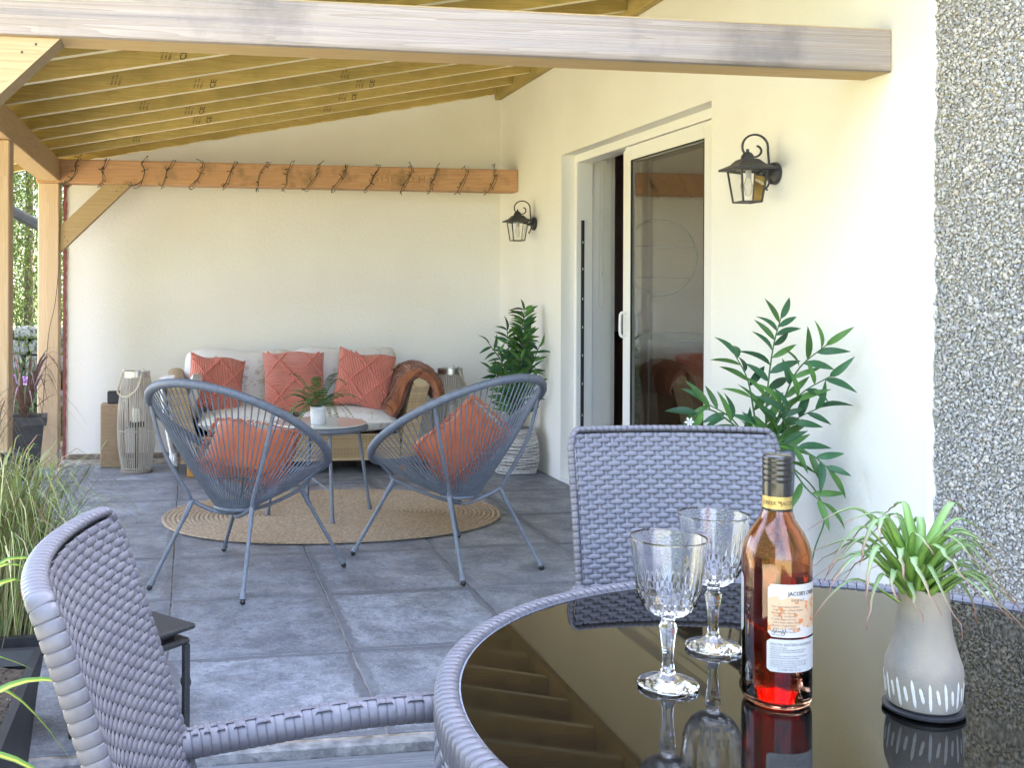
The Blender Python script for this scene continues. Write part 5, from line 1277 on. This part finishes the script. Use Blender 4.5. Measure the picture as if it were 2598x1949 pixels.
# foreground trough
tr_ = thing('trough_planter', 'long black trough of soil in the left foreground', 'planter', (-.59, 1.75, 0))
g = MB(); rows = [((-.20, .20, -.95, .95), 0), ((-.235, .235, -.99, .99), .315), ((-.215, .215, -.97, .97), .315), ((-.205, .205, -.96, .96), .28)]
vs = []
for (x0, x1, y0, y1), z in rows: vs += [(x0, y0, z), (x1, y0, z), (x1, y1, z), (x0, y1, z)]
fs = [(3, 2, 1, 0)]
for i in range(3):
    for q in range(4): fs.append((i*4+q, i*4+(q+1) % 4, i*4+4+(q+1) % 4, i*4+4+q))
g.add(vs, fs); g.build('trough', bpl, tr_, False)
g = MB(); 
import mathutils
def soilz(x, y): return .275+.014*mathutils.noise.noise(Vector((x*14, y*14, 0)))+.006*mathutils.noise.noise(Vector((x*60, y*60, 3)))
g.grid(lambda u, v: (-.206+.412*u, -.961+1.922*v, soilz(-.206+.412*u, -.961+1.922*v)), 50, 200); g.build('soil', MATS['soil'], tr_, True, None)
g = MB()
for k in range(900):
    x, y = rr.uniform(-.2, .2), rr.uniform(-.2, .95); s_ = rr.uniform(.002, .007); g.blob((x, y, soilz(x, y)+s_*.3), (s_*rr.uniform(.6, 1.6), s_*rr.uniform(.6, 1.6), s_*.7))
o = g.build('soil_crumb', mat('crumbs', (.05, .035, .025), .95, island=[(.03,.02,.015),(.06,.045,.03),(.04,.03,.02),(.10,.08,.06),(.035,.025,.02),(.05,.04,.03),(.45,.44,.42)]), tr_); o['kind'] = 'stuff'
# ornamental grass
og = thing('ornamental_grass', 'tall wispy green and straw ornamental grass at the left edge behind the near chair', 'grass', (-.53, 3.02, .26))
gm = mat('grass_blades', (.2, .25, .06), .6, island=[(.16,.26,.05),(.28,.36,.09),(.10,.17,.04),(.42,.36,.20),(.20,.28,.07),(.36,.38,.16),(.50,.44,.30),(.12,.20,.05),(.24,.12,.07),(.18,.30,.07)])
g = MB()
for k in range(720):
    a = rr.gauss(.2, 1.3); b0 = (rr.gauss(0, .06), rr.gauss(0, .06), 0); ln = abs(rr.gauss(.16, .09)); up = rr.uniform(.28, .54)
    blade(g, b0, a, ln, up, rr.uniform(.0022, .0048), rr.uniform(0, .9), 7)
for k in range(60):
    a = rr.uniform(-.6, .6); blade(g, (rr.gauss(0, .05), rr.gauss(0, .05), 0), a, rr.uniform(.28, .42), rr.uniform(.34, .52), .0042, rr.uniform(.1, .8), 9)
blades('grass_blades', g, gm, og)
og2 = thing('ornamental_grass', 'second clump of wispy grass at the far left edge by the large planter', 'grass', (-.95, 4.56, .46))
g = MB()
for k in range(260):
    a = rr.uniform(-PI, PI); blade(g, (rr.gauss(0, .07), rr.gauss(0, .07), 0), a, abs(rr.gauss(.22, .12)), rr.uniform(.2, .42), rr.uniform(.003, .006), rr.uniform(.1, .9), 7)
blades('grass_blades', g, mat('bronze_blades', (.2, .1, .05), .6, island=[(.16,.08,.05),(.26,.20,.12),(.12,.06,.04),(.34,.30,.22),(.20,.12,.08),(.20,.22,.07)]), og2)
# striped broad-leaved plants in the trough
hk = thing('striped_leaf_plant', 'yellow and green striped broad grass leaves in the lower left corner', 'plant', (-.54, 1.98, .27))
def stripe_mat():
    m = bpy.data.materials.new('striped_leaf'); m.use_nodes = True; n = m.node_tree.nodes; l = m.node_tree.links.new; b = n['Principled BSDF']; b.inputs['Roughness'].default_value = .45
    at = n.new('ShaderNodeAttribute'); at.attribute_name = 'across'; cr = n.new('ShaderNodeValToRGB'); cr.color_ramp.interpolation = 'LINEAR'; e = cr.color_ramp.elements
    e[0].position = 0; e[0].color = (.10, .22, .04, 1); e[1].position = 1; e[1].color = (.16, .28, .07, 1)
    for p, c in ((.28, (.14, .27, .05)), (.36, (.48, .48, .08)), (.6, (.52, .50, .10)), (.68, (.18, .30, .06))): q = e.new(p); q.color = (*c, 1)
    l(at.outputs['Fac'], cr.inputs['Fac']); l(cr.outputs[0], b.inputs['Base Color'])
    tr = n.new('ShaderNodeBsdfTranslucent'); ms = n.new('ShaderNodeMixShader'); ms.inputs[0].default_value = .3; l(cr.outputs[0], tr.inputs['Color']); l(b.outputs[0], ms.inputs[1]); l(tr.outputs[0], ms.inputs[2]); l(ms.outputs[0], n['Material Output'].inputs['Surface'])
    return m
sm_ = stripe_mat()
def broad(base, a, ln, up, w_, curl, n=14):
    C = [Vector(base)+Vector((math.cos(a)*ln*(i/n), math.sin(a)*ln*(i/n), up*math.sin(min(1, i/n*1.3)*PI/2)-curl*max(0, i/n-.4)**1.6)) for i in range(n+1)]; vs = []; fs = []; ac = []
    for i, p in enumerate(C):
        t = i/n; d = (C[min(i+1, n)]-C[max(i-1, 0)]).normalized(); s_ = d.cross(Vector((0, 0, 1))).normalized(); u_ = s_.cross(d); ww = w_/2*math.sin(PI*min(1, t*.93+.07))**.7+.0003
        for q in range(7): f_ = q/6*2-1; vs.append(p+s_*ww*f_+u_*ww*(.25*abs(f_))); ac.append(q/6)
    for i in range(n):
        for q in range(6): fs.append((i*7+q, i*7+q+1, i*7+q+8, i*7+q+7))
    g = MB(); g.add(vs, fs); o = g.build('leaf', sm_, hk, True, None); at = o.data.attributes.new('across', 'FLOAT', 'POINT'); at.data.foreach_set('value', ac)
for (bx, by, a, ln, up, w_, cu) in ((0, .0, .35, .40, .22, .030, .15), (-.02, .05, .75, .34, .24, .026, .2), (0, -.05, .0, .34, .15, .028, .25), (-.05, .1, 1.0, .36, .33, .026, .25), (.0, -.12, .25, .30, .08, .022, .2), (-.03, .15, .9, .5, .36, .028, .4),
        (-.05, .3, .6, .42, .40, .024, .6), (.02, -.2, -.2, .25, .10, .026, .1), (-.05, .25, .2, .36, .16, .022, .5), (-.1, .45, .3, .50, .40, .026, .8), (.0, -.25, .3, .35, .02, .034, .1), (-.08, .35, 1.3, .3, .4, .024, .3)):
    broad((bx, by, 0), a, ln, up, w_, cu)

# stone wall, conifer and shrubs beyond the posts
sw = thing('stone_wall', 'grey dry stone garden wall seen between the posts', 'stone wall', (-2.0, 11.0, -.16))
g = MB(); g.box(-2.5, 1.6, .12, .5, 0, .9); g.build('core', mat('wall_core', (.10, .10, .09), .95), sw, False)
stm = mat('field_stone', (.34, .34, .33), .85, col2=(.20, .20, .20), scale=5, bump=.012, bscale=25)
z = 0
while z < .92:
    h_ = random.uniform(.13, .22); x = -2.5+random.uniform(-.1, 0)
    while x < 1.6:
        wd = random.uniform(.20, .42); g = MB(); g.bbox(-wd/2+.008, wd/2-.008, -.1, .14, -h_/2+.006, h_/2-.006, .03)
        for i, v in enumerate(g.v): g.v[i] = (v[0]+random.uniform(-.02, .02), v[1]+random.uniform(-.02, .02), v[2]+random.uniform(-.015, .015))
        g.build('stone', stm, sw, False, loc=(x+wd/2, random.uniform(-.02, .03), z+h_/2)); x += wd
    z += h_
ct = thing('conifer', 'tall bushy green conifer standing beyond the timber posts', 'tree', (-1.72, 12.0, -.16))
g = MB(); g.tube([(0, 0, 0), (0, 0, 2.5), (0, 0, 5.2)], [.06, .04, .02], 10); g.build('trunk', mat('bark', (.10, .07, .05), .9, col2=(.05, .035, .025), scale=20, bump=.01), ct)
N = 120000
zz = rng.uniform(.15, 5.6, N); rad = (.25+1.25*np.clip((5.7-zz)/5, 0, 1)**.6)*np.sqrt(rng.uniform(.05, 1, N)); aa = rng.uniform(0, 2*PI, N)
cl = .12*np.sin(aa*7+zz*5)+.10*np.sin(aa*3-zz*9); rad = rad*(1+cl)
C = np.stack([rad*np.cos(aa), rad*np.sin(aa), zz], 1)
D = np.stack([np.cos(aa)*.8, np.sin(aa)*.8, rng.uniform(-.1, .9, N)], 1)+rng.normal(0, .35, (N, 3)); D /= np.linalg.norm(D, axis=1)[:, None]
Sd = np.cross(D, rng.normal(0, 1, (N, 3))); Sd /= np.linalg.norm(Sd, axis=1)[:, None]; ll = rng.uniform(.05, .11, N)[:, None]; ww = rng.uniform(.004, .010, N)[:, None]
V = np.stack([C, C+D*ll*.5+Sd*ww, C+D*ll, C+D*ll*.5-Sd*ww], 1).reshape(-1, 3)
me = bpy.data.meshes.new('crown'); me.from_pydata(V.tolist(), [], (np.arange(N)[:, None]*4+np.arange(4)).tolist())
me.materials.append(mat('conifer_green', (.08, .13, .03), .6, island=[(.06,.11,.025),(.10,.16,.03),(.07,.12,.025),(.12,.17,.035),(.05,.08,.02),(.15,.13,.03)])); o = obj('crown', me, ct); o['kind'] = 'stuff'
for (x, y, sc_, lb) in ((-3.4, 14.5, 1.15, 'tallest conifer further back on the left beyond the stone wall'),): 
    c_ = dup(ct, (x, y, -.16), 1.3+x, lb); c_.scale = (sc_, sc_, sc_)
hd = thing('light_screen_hedge', 'unseen tall green hedge at the left, added to screen low sky light from the house wall', 'hedge', (-5.6, -1.5, -.16))  # out of view; added and sized to hold low sky light off the near wall
g = MB(); g.box(-.5, .5, -5.0, 4.2, 0, 6.0); g.build('twigs', mat('hedge_twigs', (.05, .07, .025), .9, col2=(.08, .10, .04), scale=6), hd, False)
N = 40000; c = np.stack([rng.uniform(.35, .75, N), rng.uniform(-5.2, 4.4, N), rng.uniform(0, 6.2, N)], 1); k_ = N//4; c[:k_, 2] = rng.uniform(5.9, 6.3, k_); c[:k_, 0] = rng.uniform(-.6, .7, k_)
D = rng.normal(0, 1, (N, 3)); D /= np.linalg.norm(D, axis=1)[:, None]; Sd = np.cross(D, rng.normal(0, 1, (N, 3))); Sd /= np.linalg.norm(Sd, axis=1)[:, None]
V = np.stack([c, c+D*.06+Sd*.03, c+D*.12, c+D*.06-Sd*.03], 1).reshape(-1, 3); me = bpy.data.meshes.new('foliage'); me.from_pydata(V.tolist(), [], (np.arange(N)[:, None]*4+np.arange(4)).tolist())
me.materials.append(MATS['conifer_green']); o = obj('foliage', me, hd); o['kind'] = 'stuff'
for (nm, lb, x, y, s_, mt) in (('garden_shrub', 'low green shrub in front of the stone wall', -1.40, 9.3, .36, (.05, .12, .04)), ('garden_shrub', 'yellow green leafy shrub left of the stone wall', -1.95, 9.2, .40, (.14, .19, .04))):
    sh = thing(nm, lb, 'shrub', (x, y, -.16)); n = 2600; c = rng.normal(0, 1, (n, 3)); c /= np.linalg.norm(c, axis=1)[:, None]; c *= s_*np.sqrt(rng.uniform(.3, 1, n))[:, None]; c[:, 2] = np.abs(c[:, 2])*1.5+.1
    D = c/np.linalg.norm(c, axis=1)[:, None]+rng.normal(0, .5, (n, 3)); D /= np.linalg.norm(D, axis=1)[:, None]; Sd = np.cross(D, rng.normal(0, 1, (n, 3))); Sd /= np.linalg.norm(Sd, axis=1)[:, None]
    V = np.stack([c, c+D*.04+Sd*.014, c+D*.085, c+D*.04-Sd*.014], 1).reshape(-1, 3); me = bpy.data.meshes.new('foliage'); me.from_pydata(V.tolist(), [], (np.arange(n)[:, None]*4+np.arange(4)).tolist())
    me.materials.append(mat('shrub_'+str(int(s_*100)), mt, .6, island=[mt, tuple(v*1.5 for v in mt), tuple(v*.7 for v in mt), tuple(v*1.2 for v in mt)])); o = obj('foliage', me, sh); o['kind'] = 'stuff'
    g = MB(); g.tube([(0, 0, 0), (.02, 0, .4)], .02, 6); g.build('stem', MATS['bark'], sh)
gp = thing('black_gutter', 'black gutter pipe sloping past the garden posts', 'gutter', (0, 0, 0))
g = MB(); g.tube([(-1.9, 8.1, 1.98), (-1.36, 8.5, 1.815), (-1.18, 8.95, 1.71), (-.9, 9.2, 1.62)], .045, 10); g.build('pipe', bpl, gp)
hn = thing('curved_handle', 'pinkish curved pipe handle beside the large left planter', 'handle', (-.72, 4.24, .10))
g = MB(); g.tube(bez([(-.12, -.02, .38), (-.06, -.02, .41), (.0, -.02, .38), (.02, -.02, .30), (.0, -.02, .1), (-.02, -.02, 0)], 6), .026, 10); g.build('pipe', mat('pink_clay', (.42, .27, .23), .7), hn)
